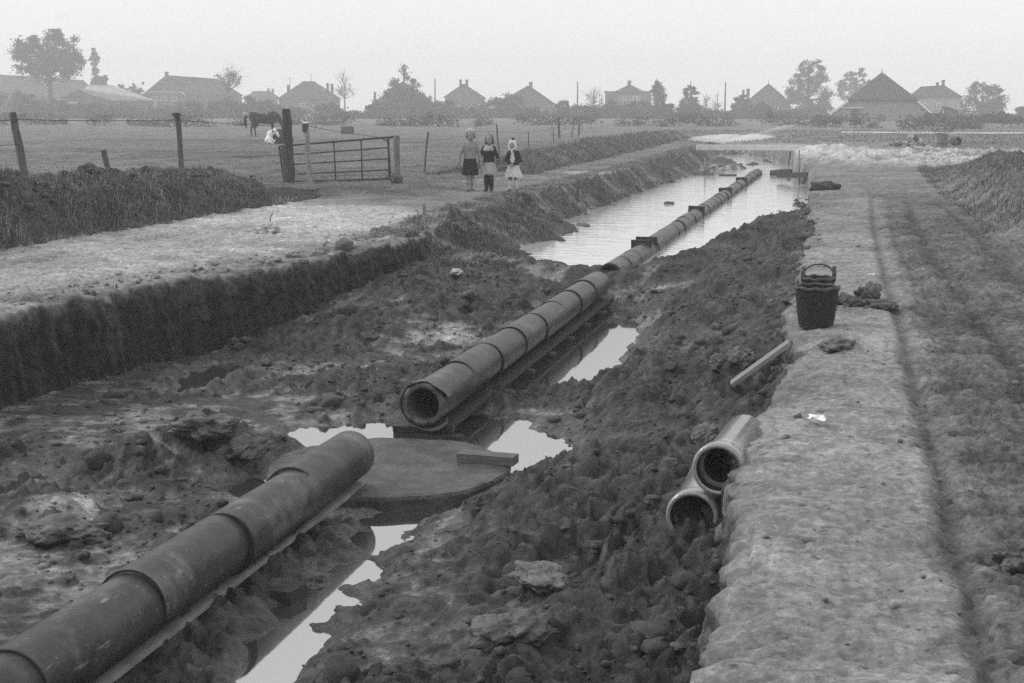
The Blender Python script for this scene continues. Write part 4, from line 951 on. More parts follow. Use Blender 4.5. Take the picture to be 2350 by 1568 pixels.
person(1079, 439, 1.26, 'tallest child, in grey jumper and dark knee-length skirt, arm hanging down',
       dict(turn=.22, head=(.012, -.01), arms=[[(-.20, .02, .76), (-.245, -.03, .56)], [(.19, .02, .76), (.215, -.06, .60)]], legs=[[(-.058, -.02, .34), (-.055, .0, .075)], [(.05, .0, .34), (.035, .05, .075)]],
            hair=('fair_hair', .16), hair_len=.06, cap=True, top=('grey_jumper', .24), skirt=('dark_skirt', .02), skirt_z=(.66, .33), skirt_w=(.125, .165), pleats=20, shoe=.16, sock=(.3, .6)))
person(1122, 440, 1.17, 'middle child, in dark jumper with white yoke, pale skirt and dark rubber boots',
       dict(turn=-.14, head=(.016, -.012), arms=[[(-.19, .0, .77), (-.17, -.10, .62)], [(.20, -.03, .76), (.10, -.14, .88)]], legs=[[(-.055, -.01, .34), (-.05, .0, .075)], [(.055, -.03, .34), (.06, -.02, .075)]],
            hair=('brown_hair', .085), hair_len=.10, top=('dark_jumper', .02), split=('white_yoke', .4), skirt=('pale_skirt', .36), skirt_z=(.64, .38), skirt_w=(.13, .185), pleats=11, boot=True))
person(1178, 441, 1.06, 'smallest child, in pale headscarf, dark-sleeved jacket and white skirt, hands folded',
       dict(turn=-.26, head=(-.018, -.012), arms=[[(-.185, .0, .76), (-.03, -.13, .68)], [(.19, .0, .76), (.03, -.13, .67)]], legs=[[(-.07, -.02, .34), (-.085, .0, .075)], [(.06, .0, .34), (.085, .02, .075)]],
            hair=('blond_hair', .30), hair_len=.10, scarf=('pale_scarf', .55), knob=True, top=('dark_jacket', .025), front=('white_front', .6), skirt=('white_skirt', .55), skirt_z=(.66, .36), skirt_w=(.12, .22), pleats=13, flare=1.0, sock=(.62, .25), shoe=.03))

# ================================================================ horse and cow
def horse():
    D = 89.0; b0 = atd(603, 312, D); b0.z = H(b0.x, b0.y); root = empty('horse', b0, YAW + .06, 'dark brown horse grazing side-on behind the massive gatepost', 'horse')
    m = MB(); c = lambda pts, rad: (m.tube(pts, rad, 14), [m.ell(q, ((r if not hasattr(r, '__len__') else min(r)),) * 3, 10, 6) for q, r in zip(pts, rad)])
    # x = towards the head (right), z up
    m.tube([(-.82, 0, 1.20), (-.74, 0, 1.21), (-.50, 0, 1.20), (-.15, 0, 1.12), (.25, 0, 1.08), (.58, 0, 1.12), (.80, 0, 1.12), (.92, 0, 1.10)], [(.12, .10), (.24, .24), (.30, .31), (.32, .30), (.33, .32), (.29, .36), (.22, .30), (.10, .16)], 18)
    m.ell((.52, 0, 1.40), (.24, .10, .10)); m.ell((-.55, 0, 1.40), (.25, .22, .13))
    c([(.74, 0, 1.25), (1.00, 0, 1.10), (1.20, 0, .82)], [(.14, .24), (.11, .19), (.09, .13)])
    c([(1.18, 0, .88), (1.24, 0, .60), (1.27, 0, .40)], [.13, .10, .07])
    for s_ in (-1, 1): m.tube([(1.12, s_ * .07, .94), (1.08, s_ * .09, 1.07)], [.035, .01], 6)
    for s_, dx in ((-1, .0), (1, .16)):
        y = s_ * .17
        c([(-.58 + dx * .5, y, 1.05), (-.50 + dx, y, .74), (-.68 + dx, y, .50), (-.66 + dx * 1.3, y, .22), (-.68 + dx * 1.3, y, .08)], [(.16, .20), .12, .07, .048, .05])
        m.tube([(-.68 + dx * 1.3, y, .09), (-.65 + dx * 1.3, y, .0)], [.055, .075], 10)
        c([(.62 - dx * .4, y * .9, .95), (.64 - dx * .4, y * .9, .68), (.64 - dx * .4, y * .9, .45), (.63 - dx * .4, y * .9, .20), (.63 - dx * .4, y * .9, .08)], [.13, .085, .06, .042, .05])
        m.tube([(.63 - dx * .4, y * .9, .09), (.66 - dx * .4, y * .9, .0)], [.052, .07], 10)
    remeshed(m, 'body', gmat('horse_coat', .012, .35, 3, .6, .1), .028, root, smooth_it=5)
    t = MB(); t.tube([(-.90, 0, 1.28), (-1.02, 0, 1.16), (-1.05, .02, .85), (-1.0, .0, .50)], [.06, .08, .10, .03], 8, jit=.1); t.build('tail', gmat('horse_hair', .01, .4), root, smooth=True)
    mn = MB(); mn.tube([(.62, 0, 1.50), (.86, 0, 1.42), (1.06, 0, 1.22), (1.18, 0, 1.00)], [(.03, .07), (.035, .08), (.035, .08), (.03, .05)], 8, jit=.1); mn.build('mane', gmat('horse_hair', .01, .4), root, smooth=True)
    for s_ in (-1, 1): MB().ell((1.24, s_ * .10, .72), (.02, .015, .02), 8, 6).build('eye', gmat('eye_dark', .02), root)
horse()
def cow_mat():
    m = bpy.data.materials.new('cow_coat'); nt = nodes_of(m); N = nt.nodes; L = nt.links
    tc = N.new('ShaderNodeTexCoord'); n = N.new('ShaderNodeTexNoise'); n.inputs['Scale'].default_value = 2.1; n.inputs['Detail'].default_value = 2
    L.new(tc.outputs['Object'], n.inputs['Vector'])
    sx = N.new('ShaderNodeSeparateXYZ'); L.new(tc.outputs['Object'], sx.inputs[0])
    # white chest and face towards -x, dark flank towards +x
    a = N.new('ShaderNodeMath'); a.operation = 'MULTIPLY_ADD'; a.inputs[1].default_value = -.55; a.inputs[2].default_value = .0; L.new(sx.outputs['X'], a.inputs[0])
    b = N.new('ShaderNodeMath'); b.operation = 'ADD'; L.new(a.outputs[0], b.inputs[0]); L.new(n.outputs[0], b.inputs[1])
    r = N.new('ShaderNodeMapRange'); r.inputs[1].default_value = .64; r.inputs[2].default_value = .66; r.inputs[3].default_value = .025; r.inputs[4].default_value = .78; L.new(b.outputs[0], r.inputs[0])
    p = N.new('ShaderNodeBsdfPrincipled'); p.inputs['Roughness'].default_value = .8; L.new(r.outputs[0], p.inputs['Base Color'])
    o = N.new('ShaderNodeOutputMaterial'); L.new(p.outputs[0], o.inputs[0]); return m
def cow():
    b0 = hit(640, 331); D = dist(b0); b0 = atd(632, 331, D); b0.z = H(b0.x, b0.y); root = empty('cow', b0, YAW + .75, 'black and white cow lying down beside the massive gatepost', 'cow')
    m = MB(); c = lambda pts, rad: (m.tube(pts, rad, 14), [m.ell(q, ((r if not hasattr(r, '__len__') else min(r)),) * 3, 10, 6) for q, r in zip(pts, rad)])
    m.tube([(-.46, -.1, .30), (-.36, -.05, .33), (0, 0, .36), (.45, .08, .36), (.80, .12, .34), (.98, .15, .30)], [(.10, .12), (.22, .28), (.32, .36), (.34, .36), (.30, .32), (.12, .14)], 18)
    m.ell((.62, -.15, .22), (.34, .2, .22)); m.ell((-.42, -.12, .20), (.24, .22, .2))
    c([(-.34, -.08, .44), (-.33, -.26, .56), (-.27, -.42, .60)], [(.17, .2), (.13, .16), .11])
    c([(-.27, -.44, .64), (-.22, -.58, .48), (-.19, -.66, .34)], [.115, .09, .07])
    for s_ in (-1, 1): m.tube([(-.27 + s_ * .10, -.40, .68), (-.27 + s_ * .20, -.40, .69), (-.27 + s_ * .28, -.41, .64)], [(.03, .03), (.05, .03), (.02, .02)], 8); m.tube([(-.27 + s_ * .07, -.39, .74), (-.27 + s_ * .12, -.40, .82)], [.022, .008], 8)
    c([(-.46, -.26, .16), (-.62, -.34, .09), (-.40, -.44, .05)], [.09, .06, .05]); c([(-.20, -.30, .14), (-.08, -.46, .08), (-.26, -.54, .05)], [.09, .06, .05])
    c([(.70, -.28, .16), (.40, -.40, .08), (.62, -.46, .05)], [.12, .07, .05])
    remeshed(m, 'body', cow_mat(), .022, root, smooth_it=5)
    MB().ell((-.19, -.705, .315), (.05, .03, .035), 10, 6).build('muzzle', gmat('cow_muzzle', .06, .2), root, smooth=True)
    for s_ in (-1, 1): MB().ell((-.245 + s_ * .095, -.545, .60), (.018, .02, .018), 8, 6).build('eye', gmat('eye_dark', .02), root)
cow()

# ================================================================ village on the far side of the pasture
def wmat(v): return gmat('brick_wall_%02d' % round(v * 100), v, .25, 1.2, .9, .4, 8)
def rmat(v): return gmat('roof_tile_%02d' % round(v * 100), v, .25, 1.5, .85, .5, 10)
M_WHITE = gmat('white_paint', .75, .08, 3, .7, 0); M_PANE = gmat('window_glass', .04, .2, 3, .15, 0, spec=.6); M_DOOR = gmat('dark_door', .05, .3, 3, .8, 0)
M_CHIM = gmat('chimney_brick', .10, .3, 4, .9, .3, 12)
class House:
    """built in its own frame: x to the right, y away from the viewer, z up; front wall at y = 0"""
    def __init__(s, name, label, cx, D, cat='house', yaw=0.0, base=-.3, group='houses along the far village street'):
        D *= 1.3 if group.startswith('farm') else 1.75; p = atd(cx, 284, D); p.z = 0; s.D = D; s.cx = cx; s.root = empty(name, p, YAW + yaw - math.atan((cx - 1175) / F), label, cat, group); s.base = base
    def P(s, px, py):
        q = atd(px, py, s.D); o = s.root.location; return ((q.x - o.x) * RGT[0] + (q.y - o.y) * RGT[1], q.z)
    def wall(s, poly, depth, v, y0=0.0, name='wall'):
        m = MB(); n = len(poly)
        m.add([(x, y0, z) for x, z in poly] + [(x, y0 + depth, z) for x, z in poly], [tuple(range(n)), tuple(range(2 * n - 1, n - 1, -1))] + [(i, n + i, n + (i + 1) % n, (i + 1) % n) for i in range(n)])
        return m.build(name, wmat(v), s.root)
    def slab(s, quad, v, th=.18, name='roof', mat=None, parent=None):
        q = [Vector(p) for p in quad]; nrm = (q[1] - q[0]).cross(q[2] - q[0]).normalized()
        if nrm.z < 0: nrm = -nrm
        n = len(q); m = MB()
        m.add([p for p in q] + [p + nrm * th for p in q], [tuple(reversed(range(n))), tuple(range(n, 2 * n))] + [(i, (i + 1) % n, n + (i + 1) % n, n + i) for i in range(n)])
        return m.build(name, mat or rmat(v), parent or s.root)
    def chimney(s, x0, x1, yt, yb, y=3.0, parent=None, dp=None):
        a = s.P(x0, yt); b = s.P(x1, yb); w = b[0] - a[0]; dp = dp or w; m = MB(); m.box(a[0], b[0], y, y + dp, b[1] - .8, a[1] - .12); m.box(a[0] - .08, b[0] + .08, y - .08, y + dp + .08, a[1] - .12, a[1])
        o = m.build('chimney', M_CHIM, parent or s.root); return o
    def window(s, x0, y0, x1, y1, panes=2, y=0.0, arch=False, bars=1):
        a = s.P(x0, y1); b = s.P(x1, y0); fw = .12; X0, Z0, X1, Z1 = a[0], a[1], b[0], b[1]
        w = MB().box(X0, X1, y - .03, y + .05, Z0, Z1).build('window', M_PANE, s.root)
        f = MB(); f.box(X0 - fw, X0, y - .08, y + .04, Z0 - fw, Z1 + fw); f.box(X1, X1 + fw, y - .08, y + .04, Z0 - fw, Z1 + fw); f.box(X0, X1, y - .08, y + .04, Z1, Z1 + fw); f.box(X0, X1, y - .08, y + .04, Z0 - fw, Z0)
        for k in range(1, panes): xx = X0 + (X1 - X0) * k / panes; f.box(xx - .04, xx + .04, y - .075, y - .035, Z0, Z1)
        if bars: zz = Z0 + (Z1 - Z0) * .62; f.box(X0, X1, y - .07, y - .036, zz - .04, zz + .04)
        f.build('frame', M_WHITE, w)
    def door(s, x0, y0, x1, y1, mat=None):
        a = s.P(x0, y1); b = s.P(x1, y0); d = MB().box(a[0], b[0], -.04, .05, a[1], b[1]).build('door', mat or M_DOOR, s.root)
        MB().box(b[0] - .18, b[0] - .1, -.09, -.041, (a[1] + b[1]) / 2 - .05, (a[1] + b[1]) / 2 + .05).build('handle', M_IRON, d)
    def strip(s, x0, y0, x1, y1, name='trim_board', th=.25, y=-.12, mat=None):
        a = s.P(x0, y0); b = s.P(x1, y1); m = MB(); m.bar((a[0], y, a[1]), (b[0], y, b[1]), .12, th, (0, 1, 0) if abs(a[1] - b[1]) < 1e-6 else (0, 0, 1)); return m.build(name, mat or M_WHITE, s.root)
    def gable(s, ap, le, re, depth, wv, rv, wall_in=3, lr_base=None):
        A = s.P(*ap); Lp = s.P(*le); Rp = s.P(*re); dx = .35
        ins = .35
        sl = (A[1] - Lp[1]) / max(A[0] - Lp[0], .1); sr = (A[1] - Rp[1]) / max(Rp[0] - A[0], .1)
        s.wall([(Lp[0] + ins, s.base), (Rp[0] - ins, s.base), (Rp[0] - ins, Rp[1] + ins * sr - .08), (A[0], A[1] - .08), (Lp[0] + ins, Lp[1] + ins * sl - .08)], depth, wv)
        th = .16
        s.slab([(Lp[0], -.4, Lp[1] - th), (A[0], -.4, A[1] - th), (A[0], depth + .4, A[1] - th), (Lp[0], depth + .4, Lp[1] - th)], rv, th, 'roof')
        s.slab([(A[0] + .002, -.4, A[1] - th), (Rp[0], -.4, Rp[1] - th), (Rp[0], depth + .4, Rp[1] - th), (A[0] + .002, depth + .4, A[1] - th)], rv, th, 'roof')
        return A, Lp, Rp
    def hip(s, r0, r1, le, re, depth, wv, rv, front_drop=None):
        A = s.P(*r0); B = s.P(*r1); Lp = s.P(*le); Rp = s.P(*re); ze = (Lp[1] + Rp[1]) / 2; d2 = depth / 2; th = .15
        s.wall([(Lp[0] + .3, s.base), (Rp[0] - .3, s.base), (Rp[0] - .3, ze - .02), (Lp[0] + .3, ze - .02)], depth - .6, wv, .3)
        q = [(Lp[0], 0, ze), (Rp[0], 0, ze), (Rp[0], depth, ze), (Lp[0], depth, ze), (A[0], d2, A[1]), (B[0], d2, B[1])]
        m = MB(); m.add(q + [(x, y, z - .12) for x, y, z in q[:4]], [(0, 1, 5, 4), (2, 3, 4, 5), (1, 2, 5), (3, 0, 4), (0, 6, 7, 1), (1, 7, 8, 2), (2, 8, 9, 3), (3, 9, 6, 0), (9, 8, 7, 6)])
        r = m.build('roof', rmat(rv), s.root); rt = MB(); rt.tube([(A[0], d2, A[1]), (B[0], d2, B[1])], .13, 8); rt.build('ridge_tiles', rmat(rv * .8), r); return r

RF_, WF_ = .045, .085
h = House('long_farmhouse', 'long dim roof behind the big round tree at the far left', 90, 215, 'farmhouse')
r = h.hip((-10, 171), (190, 184), (-60, 228), (232, 236), 11, .08, .06)
h = House('shed', 'low shed with pale gently pitched roof and broad dark gable, left of the village', 240, 172, 'shed', base=-.3)
A = h.P(185, 206); Lp = h.P(142, 224); Rp = h.P(250, 231); B = h.P(285, 208); C = h.P(352, 231)
h.wall([(Lp[0] + .2, -.3), (Rp[0] - .1, -.3), (Rp[0] - .1, Rp[1] - .1), (A[0], A[1] - .1), (Lp[0] + .2, Lp[1] - .1)], 5.0, .09)
h.wall([(Rp[0] - .05, -.3), (C[0] - .2, -.3), (C[0] - .2, C[1] - .1), (Rp[0] - .05, C[1] - .1)], 6.0, .09, .35, 'side_wall')
PR_ = gmat('pale_roofing', .42, .2, 1.2, .8, .2, 6)
h.slab([(A[0], -.3, A[1]), (B[0], 3.2, B[1]), (C[0], 0.0, C[1]), (Rp[0], -.3, Rp[1])], .4, .12, 'roof', PR_)
h.slab([(Lp[0] - .2, -.3, Lp[1]), (A[0] - .01, -.3, A[1]), (A[0] - .01, 5.2, A[1]), (Lp[0] - .2, 5.2, Lp[1])], .4, .12, 'roof', PR_)
h.door(124, 251, 141, 272); h.strip(113, 238, 181, 235.5, 'trim_board', .3); h.door(156, 250, 176, 273, M_WHITE)
h = House('shed', 'second pale hipped roof just behind the low shed', 240, 190, 'shed')
h.hip((203, 195), (262, 197), (180, 219), (328, 222), 9, .09, .42)
h = House('farmhouse', 'broad hipped farmhouse with white cornice and one chimney on its left', 440, 190, 'farmhouse')
r = h.hip((380, 173), (500, 181), (328, 211), (556, 226), 11, .10, RF_)
h.chimney(379, 388, 164, 178, 5.0, r); h.strip(331, 211.5, 418, 211.5, 'cornice', .42, -.2); h.strip(418, 211.5, 425, 219, 'cornice', .3, -.2)
for x in (352, 372, 396): h.window(x, 218, x + 10, 231, 2, .3)
h.window(352, 237, 360, 245, 2, .3)
h = House('house', 'small hipped house with two chimneys between farmhouse and hipped villa', 600, 225)
r = h.hip((580, 210), (621, 210), (566, 222), (640, 224), 8, .09, RF_); h.chimney(613, 619, 203, 212, 3.5, r); h.chimney(623, 629, 203.5, 218, 3.5, r)
h = House('house', 'wide house with truncated hip roof and three tall chimneys, right of the horse', 708, 185)
r = h.hip((694, 187), (723, 187), (637, 225), (783, 228), 11, .12, RF_); h.chimney(658.5, 666, 195, 212, 3.5, r); h.chimney(749, 755.5, 190.5, 214, 3.5, r); h.chimney(759, 766, 192, 220, 4.2, r)
h.window(690, 239, 700, 259, 2, .3); h.window(717, 243.5, 729, 254, 3, .3); h.strip(656, 265, 720, 264, 'plinth', .22, .1)
for (x, yt, yb) in ((665, 176, 200), (714, 168, 188)):
    a = h.P(x, yt); b = h.P(x, yb); m = MB(); m.tube([(b[0], 5.4, b[1] - .5), (a[0], 5.4, a[1])], .06, 6); m.build('aerial_mast', M_IRON, h.root)
h = House('house', 'gabled house half hidden behind the bushy tree left of the children', 905, 195)
A, Lp, Rp = h.gable((925, 187), (843, 246), (1005, 246), 9, .10, RF_); h.chimney(857.5, 863.5, 211, 232, 2.0); h.window(851, 258, 861, 271, 2)
h = House('house', 'steep gabled house with twin chimneys at its ridge, above the children', 1067, 190)
h.gable((1064, 192), (1018, 223), (1116, 226), 9, .10, RF_); h.chimney(1054, 1060, 182.5, 196, 1.0); h.chimney(1068, 1074.5, 182.5, 198, 1.0)
h.window(1046, 243, 1056, 258, 2); h.window(1078, 243, 1088, 258, 2); h.window(1092, 239, 1097, 246, 1)
h = House('house', 'broad gabled house with one chimney, right of the children', 1222, 185)
h.gable((1213, 196), (1150, 232), (1279, 242), 9, .09, RF_); h.chimney(1214, 1222, 188, 200, 1.5); h.window(1188, 252, 1198, 266, 2); h.window(1238, 252, 1248, 266, 2)
h = House('house', 'flat-eaved house with small central gable and a row of upper windows', 1441, 190)
a = h.P(1386, 212); b = h.P(1497, 212.5); ap = h.P(1445, 195); g0 = h.P(1416, 211.5); g1 = h.P(1475, 212)
h.wall([(a[0] + .3, -.3), (b[0] - .3, -.3), (b[0] - .3, a[1] - .05), (a[0] + .3, a[1] - .05)], 9, .10)
h.slab([(a[0], -.4, a[1] - .05), (b[0], -.4, a[1] - .05), (b[0], 9.4, a[1] - .05), (a[0], 9.4, a[1] - .05)], RF_, .3)
h.wall([(g0[0], g0[1]), (g1[0], g1[1]), (ap[0], ap[1] - .05)], 8, .09, .2, 'gable_wall')
h.slab([(g0[0] - .3, -.2, g0[1] + .1), (ap[0], -.2, ap[1]), (ap[0], 8.6, ap[1]), (g0[0] - .3, 8.6, g0[1] + .1)], RF_, .12); h.slab([(ap[0] + .002, -.2, ap[1]), (g1[0] + .3, -.2, g1[1] + .1), (g1[0] + .3, 8.6, g1[1] + .1), (ap[0] + .002, 8.6, ap[1])], RF_, .12)
h.chimney(1440, 1448.5, 184.5, 199, 3)
for x in (1423, 1432.5, 1446, 1455, 1463): h.window(x, 221.5, x + 5.5, 229, 1, bars=0)
h = House('house', 'pointed gabled house with two chimneys at its left side and white verge', 1765, 180)
h.gable((1764, 192), (1716, 231), (1817, 238), 9, .09, RF_); h.chimney(1703.5, 1708, 206, 235, 2.5); h.chimney(1713.5, 1720, 203, 232, 2.5); h.strip(1800, 224, 1816, 236, 'verge_board', .22, -.45)
a = h.P(1764, 187); m = MB(); m.tube([(a[0], -.3, a[1] - .6), (a[0], -.3, a[1] + .4)], [.07, .03], 6); m.build('finial', M_IRON, h.root); h.window(1738, 248, 1748, 262, 2); h.window(1776, 248, 1786, 262, 2)
# big barn with half-hipped front
h = House('barn', 'big thatched barn with half-hipped front, white verge boards and arched windows', 2022, 150, 'barn', base=-.6, group='farm buildings on the right')
A = h.P(2024, 168); L1 = h.P(1949, 232); R1 = h.P(2103, 232); L2 = h.P(1893, 277); R2 = h.P(2151, 275); ze = L1[1]; dpt = 20; ry = 4.5
h.wall([(L2[0] + .5, -.6), (R2[0] - .5, -.6), (R2[0] - .5, R2[1] - .05), (R1[0] - .1, ze + .05), (A[0] + .6, ze + .22), (A[0] - .6, ze + .22), (L1[0] + .1, ze + .05), (L2[0] + .5, L2[1] - .05)], dpt, .26)
mr_ = gmat('thatch', .05, .3, 2, .95, .6, 9)
h.slab([(L1[0], -.5, ze), (R1[0], -.5, ze), (A[0], ry, A[1])], RF_, .2, 'front_hip', mr_)
h.slab([(L2[0], -.3, L2[1]), (L1[0], -.3, ze), (A[0], ry, A[1]), (A[0], dpt, A[1]), (L2[0], dpt, L2[1])], RF_, .2, 'roof', mr_)
h.slab([(R1[0], -.3, ze), (R2[0], -.3, R2[1]), (R2[0], dpt, R2[1]), (A[0], dpt, A[1]), (A[0], ry, A[1])], RF_, .2, 'roof', mr_)
h.strip(1949, 231, 1905, 266, 'verge_board', .28, -.55); h.strip(2103, 232, 2140, 266, 'verge_board', .28, -.55); h.strip(1929, 247.5, 1983, 247.5, 'lintel_board', .40, -.25)
h.door(1953, 251, 1973, 278); m = MB(); m.tube([(A[0], ry, A[1]), (A[0], ry, A[1] + .8)], [.08, .03], 6); m.build('finial', M_IRON, h.root)
for x in (2023, 2086):
    a = h.P(x - 10, 285); b = h.P(x + 10, 262); w = (b[0] - a[0]) / 2; cx_ = (a[0] + b[0]) / 2; n = 10; zt = b[1] - w
    def archp(k): return [(cx_ - w * k, a[1])] + [(cx_ - w * k * math.cos(math.pi * i / n), zt + w * k * math.sin(math.pi * i / n)) for i in range(n + 1)] + [(cx_ + w * k, a[1])]
    o_ = archp(1.0); i_ = archp(.8); m = MB(); q = len(o_)
    m.add([(x_, -.07, z_) for x_, z_ in o_] + [(x_, -.07, z_) for x_, z_ in i_] + [(x_, .02, z_) for x_, z_ in o_] + [(x_, .02, z_) for x_, z_ in i_], [(k, k + 1, q + k + 1, q + k) for k in range(q - 1)] + [(2 * q + k, k, k + 1, 2 * q + k + 1)[::-1] for k in range(q - 1)] + [(q + k, q + k + 1, 3 * q + k + 1, 3 * q + k)[::-1] for k in range(q - 1)])
    w_ = MB(); w_.add([(x_, -.02, z_) for x_, z_ in i_], [tuple(range(q))]); wo = w_.build('arched_window', gmat('stable_pane', .10, .2), h.root); m.build('arch', gmat('arch_brick', .09, .2), wo)
h = House('house', 'hip-roofed house with pale walls and two chimneys behind the barn', 2145, 200, 'house', group='farm buildings on the right')
r = h.hip((2112, 200), (2168, 196), (2086, 219), (2206, 225), 9, .34, RF_); h.chimney(2148, 2154, 188.5, 200, 3.8, r); h.chimney(2161, 2167, 183, 200, 3.8, r); h.window(2118, 238, 2126, 250, 2, .3); h.window(2150, 238, 2158, 250, 2, .3)
h = House('shed', 'low lean-to shed with white corner board right of the barn', 2170, 148, 'shed', group='farm buildings on the right')
a = h.P(2146, 244); b = h.P(2200, 256); h.wall([(a[0], -.6), (b[0], -.6), (b[0], b[1]), (a[0] + 1, a[1])], 6, .10); h.slab([(a[0] + .8, -.3, a[1]), (b[0] + .3, -.3, b[1]), (b[0] + .3, 6.3, b[1]), (a[0] + .8, 6.3, a[1])], .07, .12); h.strip(2164, 251, 2167, 273, 'corner_board', .2, -.15)
# poles
for (px, yt, D, lb) in ((998, 181, 300, 'telegraph pole behind the shrubs left of the twin-chimney house'), (1325.5, 187, 275, 'tall telegraph pole right of the broad gabled house'), (1665, 188, 270, 'tall telegraph pole between the leafy trees and the pointed house')):
    a = atd(px, yt, D); g = Vector((a.x, a.y, -.3)); m = MB(); m.tube([Vector((0, 0, 0)), Vector((0, 0, (a.z + .3) * .5)), Vector((.03, 0, a.z + .3))], [.17, .15, .11], 8); root = m.build('telegraph_pole', M_POST, loc=g, smooth=True); tag(root, lb, 'pole', 'telegraph poles')
    c = MB(); c.bar((-.5, 0, a.z - .1), (.5, 0, a.z - .1), .09, .09); c.build('cross_arm', M_POST, root, rot=(0, 0, YAW + 1.3))

# ================================================================ trees and shrubs
def leaf_mat(nm, v):
    return gmat(nm, v, .45, .55, .8, 0, spec=.15)
M_LEAF = [leaf_mat('foliage_dark', .045), leaf_mat('foliage_mid', .07), leaf_mat('foliage_pale', .11)]
M_BARK = gmat('bark', .06, .4, 4, .9, .4, 12)
def leaves(C, n_per, spread, size, rng, flat=.75):
    """many small leaf faces round clump centres"""
    nC = len(C); P_ = np.repeat(C[:, :3], n_per, 0) + rng.normal(0, 1, (nC * n_per, 3)) * np.repeat(C[:, 3:4], n_per, 0) * spread * np.array([1, 1, flat])
    N_ = len(P_); a = rng.normal(0, 1, (N_, 3)); a /= np.linalg.norm(a, axis=1)[:, None]
    b = np.cross(a, rng.normal(0, 1, (N_, 3))); b /= np.linalg.norm(b, axis=1)[:, None] + 1e-9
    s = size * rng.uniform(.55, 1.35, (N_, 1))
    V = np.stack([P_ - a * s, P_ + b * s * .55, P_ + a * s, P_ - b * s * .55], 1).reshape(-1, 3)
    return V, np.arange(N_ * 4).reshape(-1, 4)
def tree(name, label, cx, ytop, x0, x1, D, crown_low, seed, leaf=1, ncl=60, n_per=70, size=.16, trunk=True, shape='round', bare=0.0, cat='tree', group='trees round the village', base_y=None, tw=.22, zbase=None):
    D *= 1.3 if (cx > 1880 and D < 150) else 1.65; size = size * 1.45; tw = tw * 1.5
    rng = np.random.default_rng(seed); top = atd(cx, ytop, D); lo = atd(cx, crown_low, D); L_ = atd(x0, ytop, D); R_ = atd(x1, ytop, D)
    bz = -.15 if zbase is None else zbase
    o = Vector((top.x, top.y, bz)); Ht = top.z - bz; zl = max(lo.z - bz, .15); W = (R_ - L_).length / 2
    off = (Vector(((L_.x + R_.x) / 2, (L_.y + R_.y) / 2, 0)) - Vector((top.x, top.y, 0))); ox = off.x * RGT[0] + off.y * RGT[1]
    root = empty(name, o, YAW, label, cat, group)
    C = []
    while len(C) < ncl:
        x, y, t = rng.uniform(-1, 1), rng.uniform(-1, 1), rng.uniform(0, 1)
        if shape == 'round': env = math.sqrt(max(0, 1 - (2 * t - .9) ** 2 * .8)) if t > .1 else .7
        elif shape == 'cone': env = (1 - t) ** .75 * .95 + .06
        elif shape == 'spire': env = .5 + .5 * math.sin(t * 9 + seed) * .4; env *= (1.05 - t) ** .5
        else: env = (1 - t ** 2.4) ** .6
        rr = math.hypot(x, y)
        if rr > env: continue
        if rr < env * .45 and rng.random() < .55: continue
        C.append((x * W * .95 + ox * (1 - t) , y * W * .8, zl + (Ht - zl) * (t * .97), W * (rng.uniform(.09, .24) if trunk else rng.uniform(.16, .34)) * (1.15 - .5 * t) if shape != 'spire' else W * rng.uniform(.14, .30)))
    C = np.array(C)
    br = MB()
    if trunk:
        tt = [(0, 0, 0)]; n = 6
        for i in range(1, n + 1): tt.append((rng.normal(0, .06) * i * .3, rng.normal(0, .06) * i * .3, Ht * .88 * i / n))
        br.tube(tt, [tw * (1 - .86 * i / n) * (1.25 if i == 0 else 1) for i in range(n + 1)], 8)
        for k in range(min(len(C), 34)):
            c_ = C[k]; z0 = max(zl * .6, min(c_[2] * .75, Ht * .8)); z0 = min(z0, c_[2]); st = Vector((0, 0, z0)); en = Vector(c_[:3]); md = st.lerp(en, .5) + Vector((0, 0, -.06 * (en - st).length)); rr = tw * .38 * (1 - z0 / Ht * .6)
            br.tube([st, md, en], [rr, rr * .6, rr * .2], 5)
            if bare:
                for q in range(6):
                    e2 = en + Vector(rng.normal(0, 1, 3)) * W * .30; e2.z += W * .12; s2 = md.lerp(en, rng.uniform(.2, 1)); br.tube([s2, s2.lerp(e2, .55) + Vector(rng.normal(0, .05, 3)), e2], [.03, .022, .012], 4)
    else:
        for k in range(6):
            c_ = C[k]; br.tube([(rng.normal(0, W * .12), rng.normal(0, W * .12), 0), Vector(c_[:3]) * .5, Vector(c_[:3])], [.05, .035, .015], 5)
    br.build('trunk' if trunk else 'stem', M_BARK, root, smooth=True)
    npk = int(n_per * 1.5 * (1 - bare))
    if npk > 0:
        V, Q = leaves(C, npk, .5, size, rng); k_ = V[:, 2] > .02; 
        V[:, 2] = np.maximum(V[:, 2], .02)
        big_mesh('crown' if trunk else 'foliage', V, Q, M_LEAF[leaf], None, False, root)
    return root
tree('broad_tree', 'big round-crowned tree towering at the far left', 108, 64, 22, 188, 176, 182, 101, 1, 150, 66, .17, group='trees round the village', tw=.45)
tree('tall_narrow_tree', 'narrow pale tree right of the big round-crowned tree', 215, 100, 196, 236, 215, 200, 102, 2, 40, 55, .2, shape='spire')
tree('small_tree', 'loose young tree between shed roof and farmhouse', 283, 180, 264, 306, 215, 225, 103, 2, 26, 40, .2, shape='cone'); tree('small_tree', 'low dark tree right of the narrow pale tree', 240, 172, 218, 262, 210, 215, 104, 1, 26, 60, .2)
tree('small_tree', 'thin young tree left of the broad farmhouse', 318, 186, 298, 338, 205, 225, 130, 2, 22, 36, .2)
tree('bare_tree', 'windswept bare tree against the broad farmhouse roof', 522, 157, 498, 562, 180, 196, 105, 1, 34, 14, .14, bare=.4, tw=.2)
